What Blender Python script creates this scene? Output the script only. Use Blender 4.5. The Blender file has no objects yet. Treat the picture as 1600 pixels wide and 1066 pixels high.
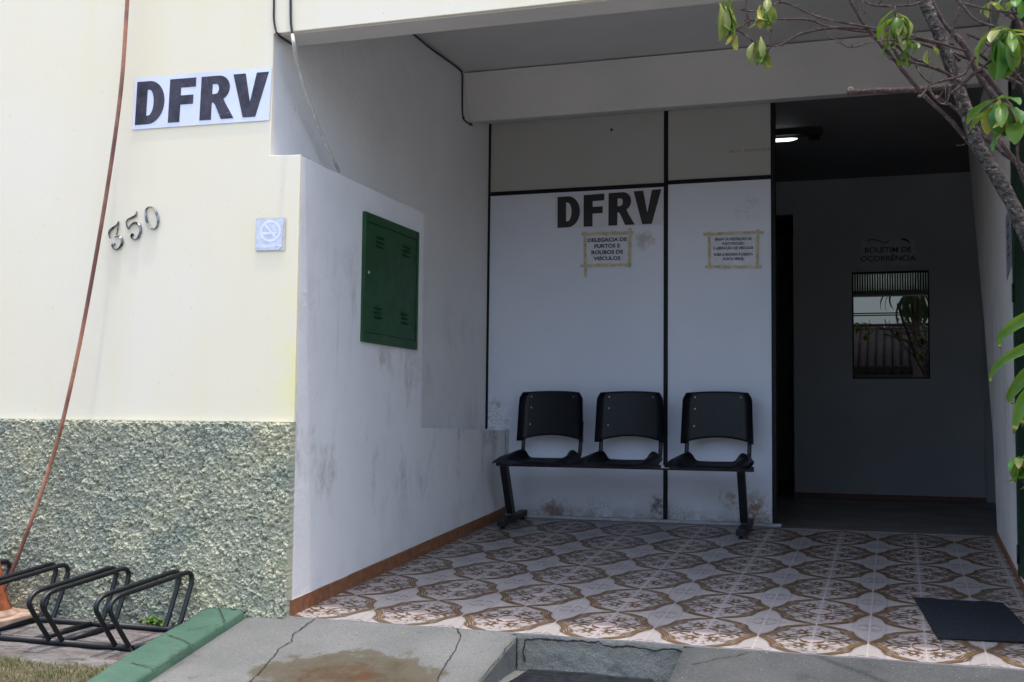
import bpy, bmesh, math, random
from mathutils import Vector, noise
random.seed(7)
S = bpy.context.scene
COL = S.collection
Z0 = 0.945          # everything is written with the eye at z = 0; the whole scene is lifted by Z0 at the end

# ------------------------------------------------------------------ camera
F = 1805.5          # focal length in pixels of the 1600 px wide photograph
YAW, PIT, ROLL = 0.321986, 0.068417, 0.010932
cy, sy = math.cos(YAW), math.sin(YAW)
FW = Vector((-sy*math.cos(PIT), cy*math.cos(PIT), math.sin(PIT)))
R0 = Vector((cy, sy, 0)); U0 = R0.cross(FW)
RT = R0*math.cos(ROLL) + U0*math.sin(ROLL)
UP = -R0*math.sin(ROLL) + U0*math.cos(ROLL)
cd = bpy.data.cameras.new('camera'); cam = bpy.data.objects.new('camera', cd); COL.objects.link(cam)
from mathutils import Matrix
cam.matrix_world = Matrix(((RT.x, UP.x, -FW.x, 0), (RT.y, UP.y, -FW.y, 0), (RT.z, UP.z, -FW.z, Z0), (0, 0, 0, 1)))
cd.sensor_width = 36; cd.lens = F/1600*36; cd.clip_start = 0.05; cd.clip_end = 2000
S.camera = cam

# ------------------------------------------------------------------ sky and sun
SUN = Vector((0.10, -0.076, 1.0)).normalized()      # towards the sun, nearly overhead
w = bpy.data.worlds.new('World'); S.world = w; w.use_nodes = True
nt = w.node_tree; bg = nt.nodes['Background']
sk = nt.nodes.new('ShaderNodeTexSky'); sk.sky_type = 'NISHITA'; sk.sun_disc = False
sk.sun_elevation = math.asin(SUN.z); sk.sun_rotation = math.atan2(SUN.x, SUN.y)
sk.dust_density = 3.0; sk.air_density = 1.0; sk.ozone_density = 1.0
nt.links.new(sk.outputs[0], bg.inputs[0]); bg.inputs[1].default_value = 0.15
ld = bpy.data.lights.new('sun', 'SUN'); ld.energy = 0.95; ld.angle = math.radians(0.9); ld.color = (1, .95, .88)
sun = bpy.data.objects.new('sun', ld); COL.objects.link(sun)
sun.rotation_euler = (-SUN).to_track_quat('-Z', 'Y').to_euler(); sun.location = (0, 0, 12)
S.view_settings.view_transform = 'Standard'; S.view_settings.look = 'None'
S.view_settings.exposure = 1.60; S.view_settings.gamma = 1

# ------------------------------------------------------------------ pixel of the photograph -> point on a real plane
def ray(x, y): return FW + RT*((x-800)/F) - UP*((y-533)/F)
def onY(x, y, Y): d = ray(x, y); return d*(Y/d.y)
def onX(x, y, X): d = ray(x, y); return d*(X/d.x)
def onZ(x, y, Z): d = ray(x, y); return d*(Z/d.z)
def onP(x, y, n, c): d = ray(x, y); return d*(c/n.dot(d))
FY = 4.56                                  # the facade plane
def floor_z(Y): return -.86 - .005 + .0721*(Y-FY) if Y < 7.47 else -.65
def ramp_z(Y): return -.869 + .195*(Y-FY)
def yard_z(Y): return -.945 + .10*(Y-FY)
nR = Vector((0, -.195, 1)); cR = -.869 - .195*FY
nF = Vector((0, -.0721, 1)); cF = -.865 - .0721*FY
def onRamp(x, y): return onP(x, y, nR, cR)
def onFloor(x, y): return onP(x, y, nF, cF)

# ------------------------------------------------------------------ materials
class NG:
    def __init__(s, name):
        s.m = bpy.data.materials.new(name); s.m.use_nodes = True; s.t = s.m.node_tree
        s.b = s.t.nodes['Principled BSDF']; s.o = s.t.nodes['Material Output']
        s.pos = s.t.nodes.new('ShaderNodeNewGeometry').outputs['Position']
        s.xyz = s.n('ShaderNodeSeparateXYZ', s.pos)
    def n(s, typ, *ins, **kw):
        nd = s.t.nodes.new(typ)
        for k, v in kw.items(): setattr(nd, k, v)
        for i, v in enumerate(ins):
            if v is None: continue
            s.put(nd.inputs[i], v)
        return nd
    def put(s, sock, v):
        if isinstance(v, bpy.types.NodeSocket): s.t.links.new(v, sock)
        elif isinstance(v, bpy.types.Node): s.t.links.new(v.outputs[0], sock)
        else: sock.default_value = v
    def math(s, op, a, b=0.0, c=None):
        return s.n('ShaderNodeMath', a, b, c, operation=op).outputs[0]
    def noise(s, scale, detail=4, rough=.55, vec=None, dist=0.0):
        nd = s.t.nodes.new('ShaderNodeTexNoise'); s.put(nd.inputs['Vector'], vec or s.pos)
        nd.inputs['Scale'].default_value = scale; nd.inputs['Detail'].default_value = detail
        nd.inputs['Roughness'].default_value = rough; nd.inputs['Distortion'].default_value = dist
        return nd.outputs[0]
    def vor(s, scale, feature='F1', vec=None, rnd=1.0):
        nd = s.t.nodes.new('ShaderNodeTexVoronoi'); nd.feature = feature; s.put(nd.inputs['Vector'], vec or s.pos)
        nd.inputs['Scale'].default_value = scale; nd.inputs['Randomness'].default_value = rnd
        return nd.outputs[0]
    def stretch(s, sx, sy_, sz):
        nd = s.t.nodes.new('ShaderNodeMapping'); s.put(nd.inputs[0], s.pos); nd.inputs['Scale'].default_value = (sx, sy_, sz)
        return nd.outputs[0]
    def rng(s, v, a, b, c=0.0, d=1.0):
        nd = s.t.nodes.new('ShaderNodeMapRange'); nd.clamp = True
        s.put(nd.inputs[0], v)
        for i, q in enumerate((a, b, c, d)): nd.inputs[i+1].default_value = q
        return nd.outputs[0]
    def mix(s, fac, a, b):
        nd = s.t.nodes.new('ShaderNodeMix'); nd.data_type = 'RGBA'
        s.put(nd.inputs[0], fac)
        for i, v in ((6, a), (7, b)):
            s.put(nd.inputs[i], (*v, 1) if isinstance(v, tuple) and len(v) == 3 else v)
        return nd.outputs[2]
    def mul(s, *a):
        r = a[0]
        for q in a[1:]: r = s.math('MULTIPLY', r, q)
        return r
    def bump(s, h, strength=.3, dist=.01, prev=None):
        nd = s.t.nodes.new('ShaderNodeBump'); s.put(nd.inputs['Height'], h)
        nd.inputs['Strength'].default_value = strength; nd.inputs['Distance'].default_value = dist
        if prev: s.put(nd.inputs['Normal'], prev)
        return nd.outputs[0]
    def fin(s, col, rough=.7, nrm=None, metal=0.0, spec=.4):
        s.put(s.b.inputs['Base Color'], (*col, 1) if isinstance(col, tuple) and len(col) == 3 else col)
        s.put(s.b.inputs['Roughness'], rough); s.put(s.b.inputs['Metallic'], metal)
        s.b.inputs['Specular IOR Level'].default_value = spec
        if nrm: s.put(s.b.inputs['Normal'], nrm)
        return s.m
MT = {}
def simple(name, col, rough=.5, metal=0.0, spec=.5, var=.12, scale=18, bump=.08):
    g = NG(name); n1 = g.noise(scale, 5)
    dark = tuple(c*(1-2*var) for c in col); lite = tuple(min(1, c*(1+var)) for c in col)
    c = g.mix(g.rng(n1, .3, .7), dark, lite)
    MT[name] = g.fin(c, g.rng(g.noise(scale*2.3, 3), .3, .7, rough*.85, min(1, rough*1.15)), g.bump(n1, bump, .002), metal, spec)
    return MT[name]

# cream facade paint
g = NG('cream_paint')
c = g.mix(g.rng(g.noise(.9, 4), .35, .65), (.83, .745, .55), (.83, .765, .615))
c = g.mix(g.mul(g.rng(g.noise(1.2, 5, vec=g.stretch(6, 6, .5)), .52, .72), .4), c, (.80, .71, .46))
ed = g.rng(g.xyz.outputs[0], -2.66, -2.545)      # rubbed yellow along the corner below shoulder height
c = g.mix(g.mul(ed, g.rng(g.xyz.outputs[2], 1.7, 1.2), g.rng(g.noise(7, 5), .35, .6), .75), c, (.83, .76, .36))
c = g.mix(g.mul(g.rng(g.noise(55, 3), .70, .76), .5), c, (.45, .38, .25))
nz = g.noise(60, 5, .6)
MT['cream'] = g.fin(c, .8, g.bump(g.noise(5, 3), .18, .006, g.bump(nz, .12, .002)), spec=.2)

def plaster(name, a, b, scuff=0.0, bumpk=.3):
    g = NG(name)
    c = g.mix(g.rng(g.noise(1.7, 5), .35, .65), a, b)
    if scuff:
        z = g.xyz.outputs[2]; y = g.xyz.outputs[1]
        band = g.mul(g.rng(z, .25, .75), g.rng(z, 1.95, 1.3), g.rng(g.xyz.outputs[0], -2.60, -2.55, .55, 1.0))
        st = g.rng(g.noise(2.6, 6, .6, vec=g.stretch(1, 1.9, 1.1), dist=.3), .52, .74)
        fine = g.rng(g.noise(34, 5, .75, vec=g.stretch(1, 1.3, .75)), .30, .66)
        c = g.mix(g.mul(band, st, fine, scuff), c, (.16, .14, .12))
        dr = g.rng(g.noise(3.0, 4, vec=g.stretch(1, 7, .7)), .60, .74)
        c = g.mix(g.mul(band, dr, .20*scuff), c, (.26, .23, .20))
        nick = g.rng(g.noise(30, 3, vec=g.stretch(1, 2.5, .9)), .72, .76)
        c = g.mix(g.mul(nick, .6), c, (.20, .17, .15))
        low = g.rng(g.math('SUBTRACT', z, g.mul(g.math('SUBTRACT', y, FY), .07)), .28, .10)
        c = g.mix(g.mul(low, g.rng(g.noise(9, 5), .4, .75), .25), c, (.36, .30, .24))
    n1 = g.noise(70, 5, .62); n2 = g.noise(7, 4)
    return g.fin(c, .75, g.bump(n2, bumpk, .012, g.bump(n1, bumpk, .004)), spec=.25)
MT['white'] = plaster('white_plaster', (.60, .59, .58), (.66, .65, .64))
MT['side'] = plaster('scuffed_plaster', (.72, .705, .69), (.78, .765, .75), .9, .4)
MT['ceil'] = plaster('ceiling_paint', (.54, .53, .51), (.60, .585, .56), 0, .12)
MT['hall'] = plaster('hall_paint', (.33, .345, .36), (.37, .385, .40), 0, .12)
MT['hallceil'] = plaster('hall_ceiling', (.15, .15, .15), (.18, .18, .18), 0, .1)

# rough sprayed render
g = NG('rough_render')
big = g.noise(2.1, 4); mid = g.noise(14, 4)
c = g.mix(g.rng(big, .38, .62), (.34, .36, .285), (.50, .485, .335))
c = g.mix(g.mul(g.rng(g.noise(3.3, 3), .55, .68), .6), c, (.25, .30, .25))
c = g.mix(g.mul(g.rng(mid, .5, .75), .5), c, (.55, .53, .40))
c = g.mix(g.mul(g.rng(g.noise(90, 3), .58, .70), .5), c, (.12, .145, .15))
MT['render'] = g.fin(c, 1.0, g.bump(g.noise(260, 5, .75), .7, .004), spec=.03)

# partition boards with mould and rust
def board(name, a, b, stains):
    g = NG(name); x, y, z = g.xyz.outputs[0], g.xyz.outputs[1], g.xyz.outputs[2]
    c = g.mix(g.rng(g.noise(1.3, 4), .35, .65), a, b)
    c = g.mix(g.mul(g.rng(g.noise(60, 3), .74, .78), .6), c, (.10, .08, .06))
    if stains:
        low = g.rng(z, .50, .31)
        sp = g.rng(g.noise(75, 5, .75), .53, .60)
        patch = g.rng(g.noise(5.5, 4, .6), .50, .64)
        c = g.mix(g.mul(low, g.rng(g.noise(5, 4), .3, .6), .5), c, (.33, .29, .24))
        c = g.mix(g.mul(g.rng(z, .385, .305), g.rng(g.noise(17, 5, .7), .38, .60), .75), c, (.15, .11, .07))
        c = g.mix(g.mul(low, sp, patch, .9), c, (.13, .075, .035))
        def spot(cx, cz, r, col, k):
            nonlocal c
            d = g.n('ShaderNodeVectorMath', g.n('ShaderNodeCombineXYZ', x, 0.0, z).outputs[0], (cx, 0, cz), operation='DISTANCE').outputs['Value']
            d = g.math('ADD', d, g.mul(g.math('SUBTRACT', g.noise(14, 5, .7), .5), .20))
            c = g.mix(g.mul(g.rng(d, r, r*.3), g.math('MAXIMUM', g.mul(g.rng(g.noise(13, 5, .65), .46, .58), .85), g.mul(g.rng(g.noise(95, 4, .75), .54, .60), .8)), k), c, col)
        spot(-2.62, Z0+.03, .13, (.22, .13, .06), 1.0)
        spot(-2.20, Z0-.61, .12, (.16, .09, .04), 1.0)
        spot(-.86, Z0-.57, .17, (.20, .10, .04), 1.0)
        spot(-1.48, Z0-.56, .10, (.08, .06, .05), 1.0)
        spot(-1.02, Z0-.50, .09, (.25, .17, .10), .8)
        spot(-1.58, Z0+1.20, .08, (.38, .33, .30), .8)
        spot(-.9, Z0+1.38, .10, (.45, .38, .36), .5)
    return g.fin(c, .42, g.bump(g.noise(2.2, 3), .25, .02), spec=.4)
MT['board'] = board('partition_board', (.62, .66, .745), (.68, .715, .79), True)
MT['board_top'] = board('upper_board', (.395, .392, .36), (.43, .427, .395), False)

simple('black_rail', (.004, .0045, .006), .6, spec=.25, var=.2, scale=40)
simple('terracotta', (.26, .105, .045), .5, var=.2, scale=25)
simple('redbrown', (.12, .035, .02), .5, var=.2, scale=25)
simple('pale_trim', (.42, .43, .44), .6)
simple('green_metal', (.004, .058, .010), .42, spec=.5, var=.15, scale=6, bump=.12)
simple('green_metal_door', (.004, .035, .014), .42, spec=.5, var=.2, scale=4, bump=.12)
simple('dark_slot', (.004, .01, .006), .7)
simple('steel', (.42, .42, .42), .28, metal=1.0, var=.35, scale=60)
simple('chrome_dark', (.30, .31, .34), .30, metal=.85, var=.5, scale=45, bump=.2)
simple('seat_plastic', (.009, .012, .019), .36, spec=.5, var=.25, scale=60, bump=.12)
simple('black_metal', (.006, .007, .010), .45, spec=.5, var=.3, scale=50, bump=.1)
simple('brass', (.45, .42, .34), .4, metal=.6)
simple('rubber', (.016, .020, .027), .75, spec=.3, var=.3, scale=90, bump=.5)
simple('wet_rubber', (.012, .013, .017), .35, spec=.5, var=.5, scale=30, bump=.3)
simple('cable_black', (.012, .012, .014), .5)
simple('residue', (.42, .38, .30), .7, var=.25, scale=40)
simple('cut_wood', (.16, .13, .09), .8, var=.3, scale=80)
simple('cable_grey', (.56, .55, .51), .6, var=.12, scale=20)
simple('banner', (.72, .75, .86), .45, var=.05, scale=5, bump=.15)
simple('banner_in', (.60, .61, .66), .45, var=.06, scale=6, bump=.3)
simple('paper', (.60, .62, .68), .35, var=.07, scale=20, bump=.5)
simple('paper_dim', (.40, .41, .44), .4, var=.07, scale=20, bump=.4)
simple('paper_grey', (.26, .27, .31), .6)
simple('tape', (.56, .48, .33), .55, var=.18, scale=30, bump=.3)
simple('ink', (.014, .013, .017), .5)
simple('soft_ink', (.05, .05, .065), .6)
simple('ghost_print', (.58, .57, .64), .6)
simple('ghost_plate', (.62, .65, .76), .45, var=.08, scale=30)
simple('ghost_white', (.80, .83, .93), .5, var=.05, scale=30)
simple('plate_back', (.60, .57, .50), .6)
simple('cone_orange', (.36, .105, .04), .6, var=.3, scale=14, bump=.2)
simple('cone_base', (.42, .29, .21), .65, var=.25, scale=12, bump=.3)
simple('soil', (.12, .09, .06), .95, var=.35, scale=30, bump=1)
simple('pale_concrete', (.33, .31, .28), .9, var=.2, scale=3, bump=.5)  # pale street concrete, colour lightened to bounce light into the porch
simple('roof_tile', (.03, .022, .018), .8, var=.4, scale=6)
simple('far_wall', (.12, .11, .10), .8)
simple('wood_pole', (.10, .075, .05), .8)
simple('galv', (.55, .56, .56), .4, metal=.3)
simple('ac_white', (.62, .62, .60), .5)

g = NG('letters_worn')      # sun faded vinyl: brown black with lighter scratches
c = g.mix(g.rng(g.noise(9, 5, .65, dist=1.2), .40, .62), (.012, .008, .016), (.055, .036, .06))
c = g.mix(g.mul(g.rng(g.noise(24, 4, .7, vec=g.stretch(1, 1, 2.5), dist=2), .66, .72), .5), c, (.45, .45, .5))
MT['letters'] = g.fin(c, .35, None, spec=.5)

g = NG('copper_hose')
c = g.mix(g.rng(g.noise(3.5, 4), .38, .62), (.16, .065, .045), (.46, .20, .12))
c = g.mix(g.mul(g.rng(g.noise(30, 4), .5, .7), .5), c, (.16, .07, .05))
MT['hose'] = g.fin(c, .45, None, spec=.4)

g = NG('green_kerb_paint')
c = g.mix(g.rng(g.noise(5, 5), .35, .65), (.050, .112, .075), (.075, .145, .098))
c = g.mix(g.mul(g.rng(g.noise(16, 5, .7), .60, .70), .8), c, (.035, .07, .045))
c = g.mix(g.rng(g.noise(13, 6, .78, dist=1), .635, .66), c, (.13, .115, .10))
c = g.mix(g.mul(g.rng(g.noise(60, 5, .8), .52, .66), .45), c, (.03, .055, .04))
MT['kerb'] = g.fin(c, .6, g.bump(g.noise(45, 6, .75), .8, .008, g.bump(g.noise(6, 3), .4, .02)), spec=.3)

def concrete(name, a, b, stain=False, green=0.0, rough_k=.6):
    g = NG(name); x, y = g.xyz.outputs[0], g.xyz.outputs[1]
    c = g.mix(g.rng(g.noise(4, 5), .35, .65), a, b)
    c = g.mix(g.mul(g.rng(g.noise(110, 5, .8), .48, .64), .55), c, tuple(q*.5 for q in a))
    c = g.mix(g.mul(g.rng(g.noise(140, 2), .66, .72), .5), c, (.45, .45, .43))
    c = g.mix(g.mul(g.rng(g.vor(22), .12, .06), g.rng(g.noise(4, 3), .5, .6), .8), c, (.05, .045, .04))
    c = g.mix(g.mul(g.rng(g.noise(7, 5, .7), .60, .66), .45), c, tuple(q*.62 for q in a))
    rgh = .85
    if stain:
        d = g.n('ShaderNodeVectorMath', g.n('ShaderNodeCombineXYZ', g.math('MULTIPLY', x, .82), y, 0.0).outputs[0], (-1.98*.82, 3.98, 0), operation='DISTANCE').outputs['Value']
        d = g.math('ADD', d, g.mul(g.math('SUBTRACT', g.noise(7, 6, .62), .5), .42))
        m1 = g.rng(d, .315, .285); m2 = g.rng(d, .27, .13); m3 = g.rng(d, .18, .04)
        c = g.mix(g.mul(m1, .93), c, (.088, .074, .047))
        c = g.mix(g.mul(m2, g.rng(g.noise(16, 5, .7), .35, .6), .9), c, (.050, .034, .014))
        c = g.mix(g.mul(m3, g.rng(g.noise(8, 4), .35, .6), .8), c, (.085, .032, .010))
        rgh = g.math('SUBTRACT', .85, g.mul(m1, .2))
    return g.fin(c, rgh, g.bump(g.noise(90, 6, .75), rough_k, .008, g.bump(g.noise(6, 3), .3, .02)), spec=.3)
MT['ramp'] = concrete('ramp_concrete', (.145, .147, .137), (.18, .18, .168), True)
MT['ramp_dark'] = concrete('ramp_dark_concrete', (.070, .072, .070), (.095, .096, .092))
MT['riser'] = concrete('riser_concrete', (.150, .158, .143), (.21, .218, .198), False, rough_k=.9)
g = NG('old_concrete')
c = g.mix(g.rng(g.noise(9, 5, .65, vec=g.stretch(.5, 1.6, 1)), .35, .65), (.13, .115, .105), (.235, .215, .20))
c = g.mix(g.mul(g.rng(g.noise(16, 5, .7, vec=g.stretch(.35, 2.4, 1), dist=.8), .54, .62), .75), c, (.055, .05, .045))
c = g.mix(g.mul(g.rng(g.noise(5, 4, .6, vec=g.stretch(.8, 2.4, 1)), .60, .66), .6), c, (.13, .055, .045))
c = g.mix(g.mul(g.rng(g.noise(80, 4, .7), .5, .68), .5), c, (.09, .085, .08))
MT['oldcon'] = g.fin(c, .9, g.bump(g.noise(50, 6, .7), 1.0, .008, g.bump(g.noise(14, 4, .6, vec=g.stretch(.4, 2.2, 1)), .9, .02)), spec=.2)
simple('crack', (.025, .023, .02), .95)
simple('moss', (.05, .045, .035), .95)

# glazed tile colours
def glaze(name, a, b, scale=40, rough=.34):
    g = NG(name); c = g.mix(g.rng(g.noise(scale, 4), .35, .65), a, b)
    c = g.mix(g.mul(g.rng(g.noise(1.6, 4), .45, .7), .28), c, tuple(q*.6 for q in a))
    c = g.mix(g.mul(g.rng(g.noise(30, 4, .7), .62, .72), .25), c, (.10, .08, .06))
    MT[name] = g.fin(c, g.rng(g.noise(2.5, 4), .35, .65, rough, rough+.2), g.bump(g.noise(4, 2), .05, .01), spec=.45)
glaze('t_white', (.37, .325, .30), (.42, .372, .345))
glaze('t_band', (.125, .075, .036), (.165, .10, .046), 14)
glaze('t_ring', (.11, .058, .036), (.15, .080, .045), 22)
glaze('t_ochre', (.10, .062, .030), (.145, .090, .038), 22)
glaze('t_dark', (.042, .036, .032), (.075, .062, .052))
glaze('t_hatch', (.335, .30, .28), (.385, .35, .33), 160)
glaze('t_field', (.35, .305, .28), (.40, .352, .325), 60)
glaze('t_line', (.22, .22, .23), (.27, .27, .28), 40)
glaze('t_pink', (.40, .33, .30), (.44, .37, .34))
glaze('t_grout', (.42, .365, .345), (.49, .44, .42), 25)
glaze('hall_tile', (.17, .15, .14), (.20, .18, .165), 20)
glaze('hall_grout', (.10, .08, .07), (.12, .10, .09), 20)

def bark(name, a, b, sc=1.0):
    g = NG(name)
    n1 = g.noise(38*sc, 5, .7, vec=g.stretch(1, 1, 2.4)); n2 = g.noise(140, 4, .7)
    c = g.mix(g.rng(n1, .40, .60), a, b); c = g.mix(g.mul(g.rng(n2, .52, .7), .7), c, tuple(q*.4 for q in a))
    c = g.mix(g.mul(g.rng(g.noise(70, 3), .58, .64), .75), c, tuple(min(1, q*2.1) for q in b))
    return g.fin(c, .9, g.bump(n1, 1, .01, g.bump(n2, .9, .005)), spec=.15)
MT['bark'] = bark('bark', (.030, .024, .021), (.12, .105, .095))
MT['twig'] = bark('twig_bark', (.060, .042, .038), (.125, .090, .080), 1.6)
def leafmat(name, a, b, tip=None):
    g = NG(name); c = g.mix(g.rng(g.noise(14, 4), .35, .65), a, b)
    if tip: c = g.mix(g.mul(g.rng(g.noise(22, 3), .58, .66), .8), c, tip)
    g.fin(c, .42, g.bump(g.noise(60, 4), .5, .003), spec=.4)
    tr = g.n('ShaderNodeBsdfTranslucent'); g.put(tr.inputs[0], g.mix(.5, c, (.25, .38, .04)))
    mx = g.n('ShaderNodeMixShader', .32, g.b.outputs[0], tr.outputs[0]); g.put(g.o.inputs[0], mx.outputs[0])
    return g.m
MT['leaf_green'] = leafmat('leaf_green', (.050, .120, .010), (.11, .21, .018))
MT['leaf_pale'] = leafmat('leaf_pale', (.13, .165, .035), (.23, .255, .065), (.28, .22, .07))
MT['leaf_yellow'] = leafmat('leaf_yellow', (.30, .30, .04), (.42, .36, .08))
MT['leaf_deep'] = leafmat('leaf_deep', (.035, .13, .022), (.07, .20, .03))
MT['leaf_strap'] = leafmat('leaf_strap', (.040, .115, .010), (.10, .20, .02))
MT['palm_leaf'] = leafmat('palm_leaf', (.010, .022, .008), (.02, .04, .014))
MT['leaf_brown'] = leafmat('leaf_brown', (.05, .03, .015), (.11, .065, .03))
MT['blade'] = leafmat('grass_blade', (.055, .09, .025), (.13, .13, .05))
MT['blade_dry'] = leafmat('dry_blade', (.19, .15, .085), (.28, .23, .14))
MT['weed'] = leafmat('weed_leaf', (.07, .16, .015), (.13, .24, .02))

g = NG('lamp_glow'); g.fin((.9, .9, .9)); g.b.inputs['Emission Color'].default_value = (.93, .97, 1, 1); g.b.inputs['Emission Strength'].default_value = 0.9
MT['glow'] = g.m
g = NG('tube_glow'); g.fin((.9, .9, .9)); g.b.inputs['Emission Color'].default_value = (.88, .97, .93, 1); g.b.inputs['Emission Strength'].default_value = 14
MT['glow_back'] = g.m
g = NG('dark_glass'); g.fin((.004, .005, .006), .0, None, spec=1.0); g.b.inputs['IOR'].default_value = 1.6
MT['glass'] = g.m
g = NG('ribbed_glass')
wv = g.math('SINE', g.math('MULTIPLY', g.xyz.outputs[0], 299.0))
c = g.mix(g.rng(wv, -.2, .9), (.01, .012, .012), (.80, .86, .84))
g.fin(c, .3, None, spec=.5)
tr = g.n('ShaderNodeBsdfTranslucent'); g.put(tr.inputs[0], c)
mx = g.n('ShaderNodeMixShader', .75, g.b.outputs[0], tr.outputs[0]); g.put(g.o.inputs[0], mx.outputs[0])
MT['ribbed'] = g.m

# ------------------------------------------------------------------ mesh helpers
class B:
    def __init__(s): s.bm = bmesh.new()
    def face(s, pts, mi=0):
        vs = [s.bm.verts.new(p) for p in pts]
        try: f = s.bm.faces.new(vs); f.material_index = mi; return f
        except ValueError: return None
    def box(s, x0, x1, y0, y1, z0, z1, mi=0):
        v = [s.bm.verts.new((x, y, z)) for x in (x0, x1) for y in (y0, y1) for z in (z0, z1)]
        for q in ((0, 1, 3, 2), (4, 6, 7, 5), (0, 4, 5, 1), (2, 3, 7, 6), (0, 2, 6, 4), (1, 5, 7, 3)):
            f = s.bm.faces.new([v[i] for i in q]); f.material_index = mi
        return v
    def prism(s, pts, off, mi=0, side=None):
        a = [s.bm.verts.new(p) for p in pts]; b = [s.bm.verts.new(Vector(p)+Vector(off)) for p in pts]
        n = len(a)
        for f in (s.bm.faces.new(a), s.bm.faces.new(b[::-1])): f.material_index = mi
        for i in range(n):
            f = s.bm.faces.new((a[i], b[i], b[(i+1) % n], a[(i+1) % n])); f.material_index = mi if side is None else side
    def tube(s, pts, r, seg=10, mi=0, cap=True, squash=1.0):
        pts = [Vector(p) for p in pts]; n = len(pts)
        rs = r if isinstance(r, (list, tuple)) else [r]*n
        rings = []; prev = None
        for i, p in enumerate(pts):
            t = (pts[min(i+1, n-1)]-pts[max(i-1, 0)]).normalized()
            if prev is None:
                a = t.cross(Vector((0, 0, 1)));
                if a.length < .1: a = t.cross(Vector((0, 1, 0)))
            else: a = prev - t*prev.dot(t)
            a.normalize(); prev = a; b = t.cross(a)
            rings.append([s.bm.verts.new(p + a*math.cos(k*2*math.pi/seg)*rs[i] + b*math.sin(k*2*math.pi/seg)*rs[i]*squash) for k in range(seg)])
        for i in range(n-1):
            for k in range(seg):
                f = s.bm.faces.new((rings[i][k], rings[i][(k+1) % seg], rings[i+1][(k+1) % seg], rings[i+1][k])); f.material_index = mi; f.smooth = True
        if cap:
            for rg in (rings[0][::-1], rings[-1]):
                f = s.bm.faces.new(rg); f.material_index = mi
        return rings
    def disc(s, c, r, nrm, t=.002, seg=14, mi=0):
        c = Vector(c); nrm = Vector(nrm).normalized(); s.tube([c, c+nrm*t*.6, c+nrm*t], [r, r, r*.7], seg, mi)
    def bevel(s, w, seg=2, ang=30):
        s.bm.normal_update()
        bmesh.ops.recalc_face_normals(s.bm, faces=s.bm.faces)
        es = [e for e in s.bm.edges if len(e.link_faces) == 2 and e.calc_face_angle(0) > math.radians(ang)]
        if es: bmesh.ops.bevel(s.bm, geom=es, offset=w, segments=seg, affect='EDGES', profile=.6)

def tag(o, label=None, cat=None, group=None, kind=None):
    if label: o['label'] = label
    if cat: o['category'] = cat
    if group: o['group'] = group
    if kind: o['kind'] = kind
    return o
def link_mesh(name, me, mats, parent, origin):
    for mm in (mats if isinstance(mats, (list, tuple)) else [mats]): me.materials.append(MT[mm])
    o = bpy.data.objects.new(name, me); COL.objects.link(o)
    if parent is not None:
        wl = Vector(parent.get('_w', (0, 0, 0))); me.transform(Matrix.Translation(-wl)); o.parent = parent; o['_w'] = tuple(wl)
    else:
        if origin is None:
            xs = [v.co for v in me.vertices]
            origin = Vector(((min(v.x for v in xs)+max(v.x for v in xs))/2, (min(v.y for v in xs)+max(v.y for v in xs))/2, min(v.z for v in xs)))
        origin = Vector(origin); me.transform(Matrix.Translation(-origin)); o.location = origin; o['_w'] = tuple(origin)
    return o
def obj(name, b, mats, parent=None, smooth=None, origin=None):
    bm = b.bm; bmesh.ops.recalc_face_normals(bm, faces=bm.faces)
    me = bpy.data.meshes.new(name); bm.to_mesh(me); bm.free()
    if smooth: 
        for p in me.polygons: p.use_smooth = True
    return link_mesh(name, me, mats, parent, origin)
def thing(name, label, cat, loc, group=None):
    o = bpy.data.objects.new(name, None); o.empty_display_size = .1; COL.objects.link(o); o.location = loc; o['_w'] = tuple(loc)
    return tag(o, label, cat, group)
def boxo(name, x0, x1, y0, y1, z0, z1, mat, parent=None, bev=0):
    b = B(); b.box(x0, x1, y0, y1, z0, z1)
    if bev: b.bevel(bev)
    return obj(name, b, mat, parent)

def flat(contours, depth):
    """2D outlines (holes allowed) -> mesh in XY, extruded along Z"""
    cu = bpy.data.curves.new('outline', 'CURVE'); cu.dimensions = '2D'; cu.fill_mode = 'BOTH'; cu.extrude = depth/2
    for c in contours:
        sp = cu.splines.new('POLY'); sp.points.add(len(c)-1); sp.use_cyclic_u = True
        for i, p in enumerate(c): sp.points[i].co = (p[0], p[1], 0, 1)
    o = bpy.data.objects.new('outline', cu); COL.objects.link(o); bpy.context.view_layer.update()
    me = bpy.data.meshes.new_from_object(o.evaluated_get(bpy.context.evaluated_depsgraph_get()))
    bpy.data.objects.remove(o); return me
def text_mesh(s, size, bold=.0, depth=.001, sx=1.0, spacing=1.0, align='CENTER', line=1.0):
    cu = bpy.data.curves.new('lettering', 'FONT'); cu.body = s; cu.size = size; cu.align_x = align; cu.align_y = 'CENTER'
    cu.offset = bold; cu.extrude = depth/2; cu.space_character = spacing; cu.space_line = line; cu.resolution_u = 4
    o = bpy.data.objects.new('lettering', cu); COL.objects.link(o); bpy.context.view_layer.update()
    me = bpy.data.meshes.new_from_object(o.evaluated_get(bpy.context.evaluated_depsgraph_get()))
    bpy.data.objects.remove(o); me.transform(Matrix.Diagonal((sx, 1, 1, 1))); return me
def stand(me, fn):
    """map (x, y, z-depth) through fn into the scene"""
    for v in me.vertices: v.co = fn(v.co.x, v.co.y, v.co.z)
    me.update(); return me
def arc(cx, cy_, rx, ry, a0, a1, n):
    return [(cx+rx*math.cos(math.radians(a0+(a1-a0)*i/n)), cy_+ry*math.sin(math.radians(a0+(a1-a0)*i/n))) for i in range(n+1)]
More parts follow.
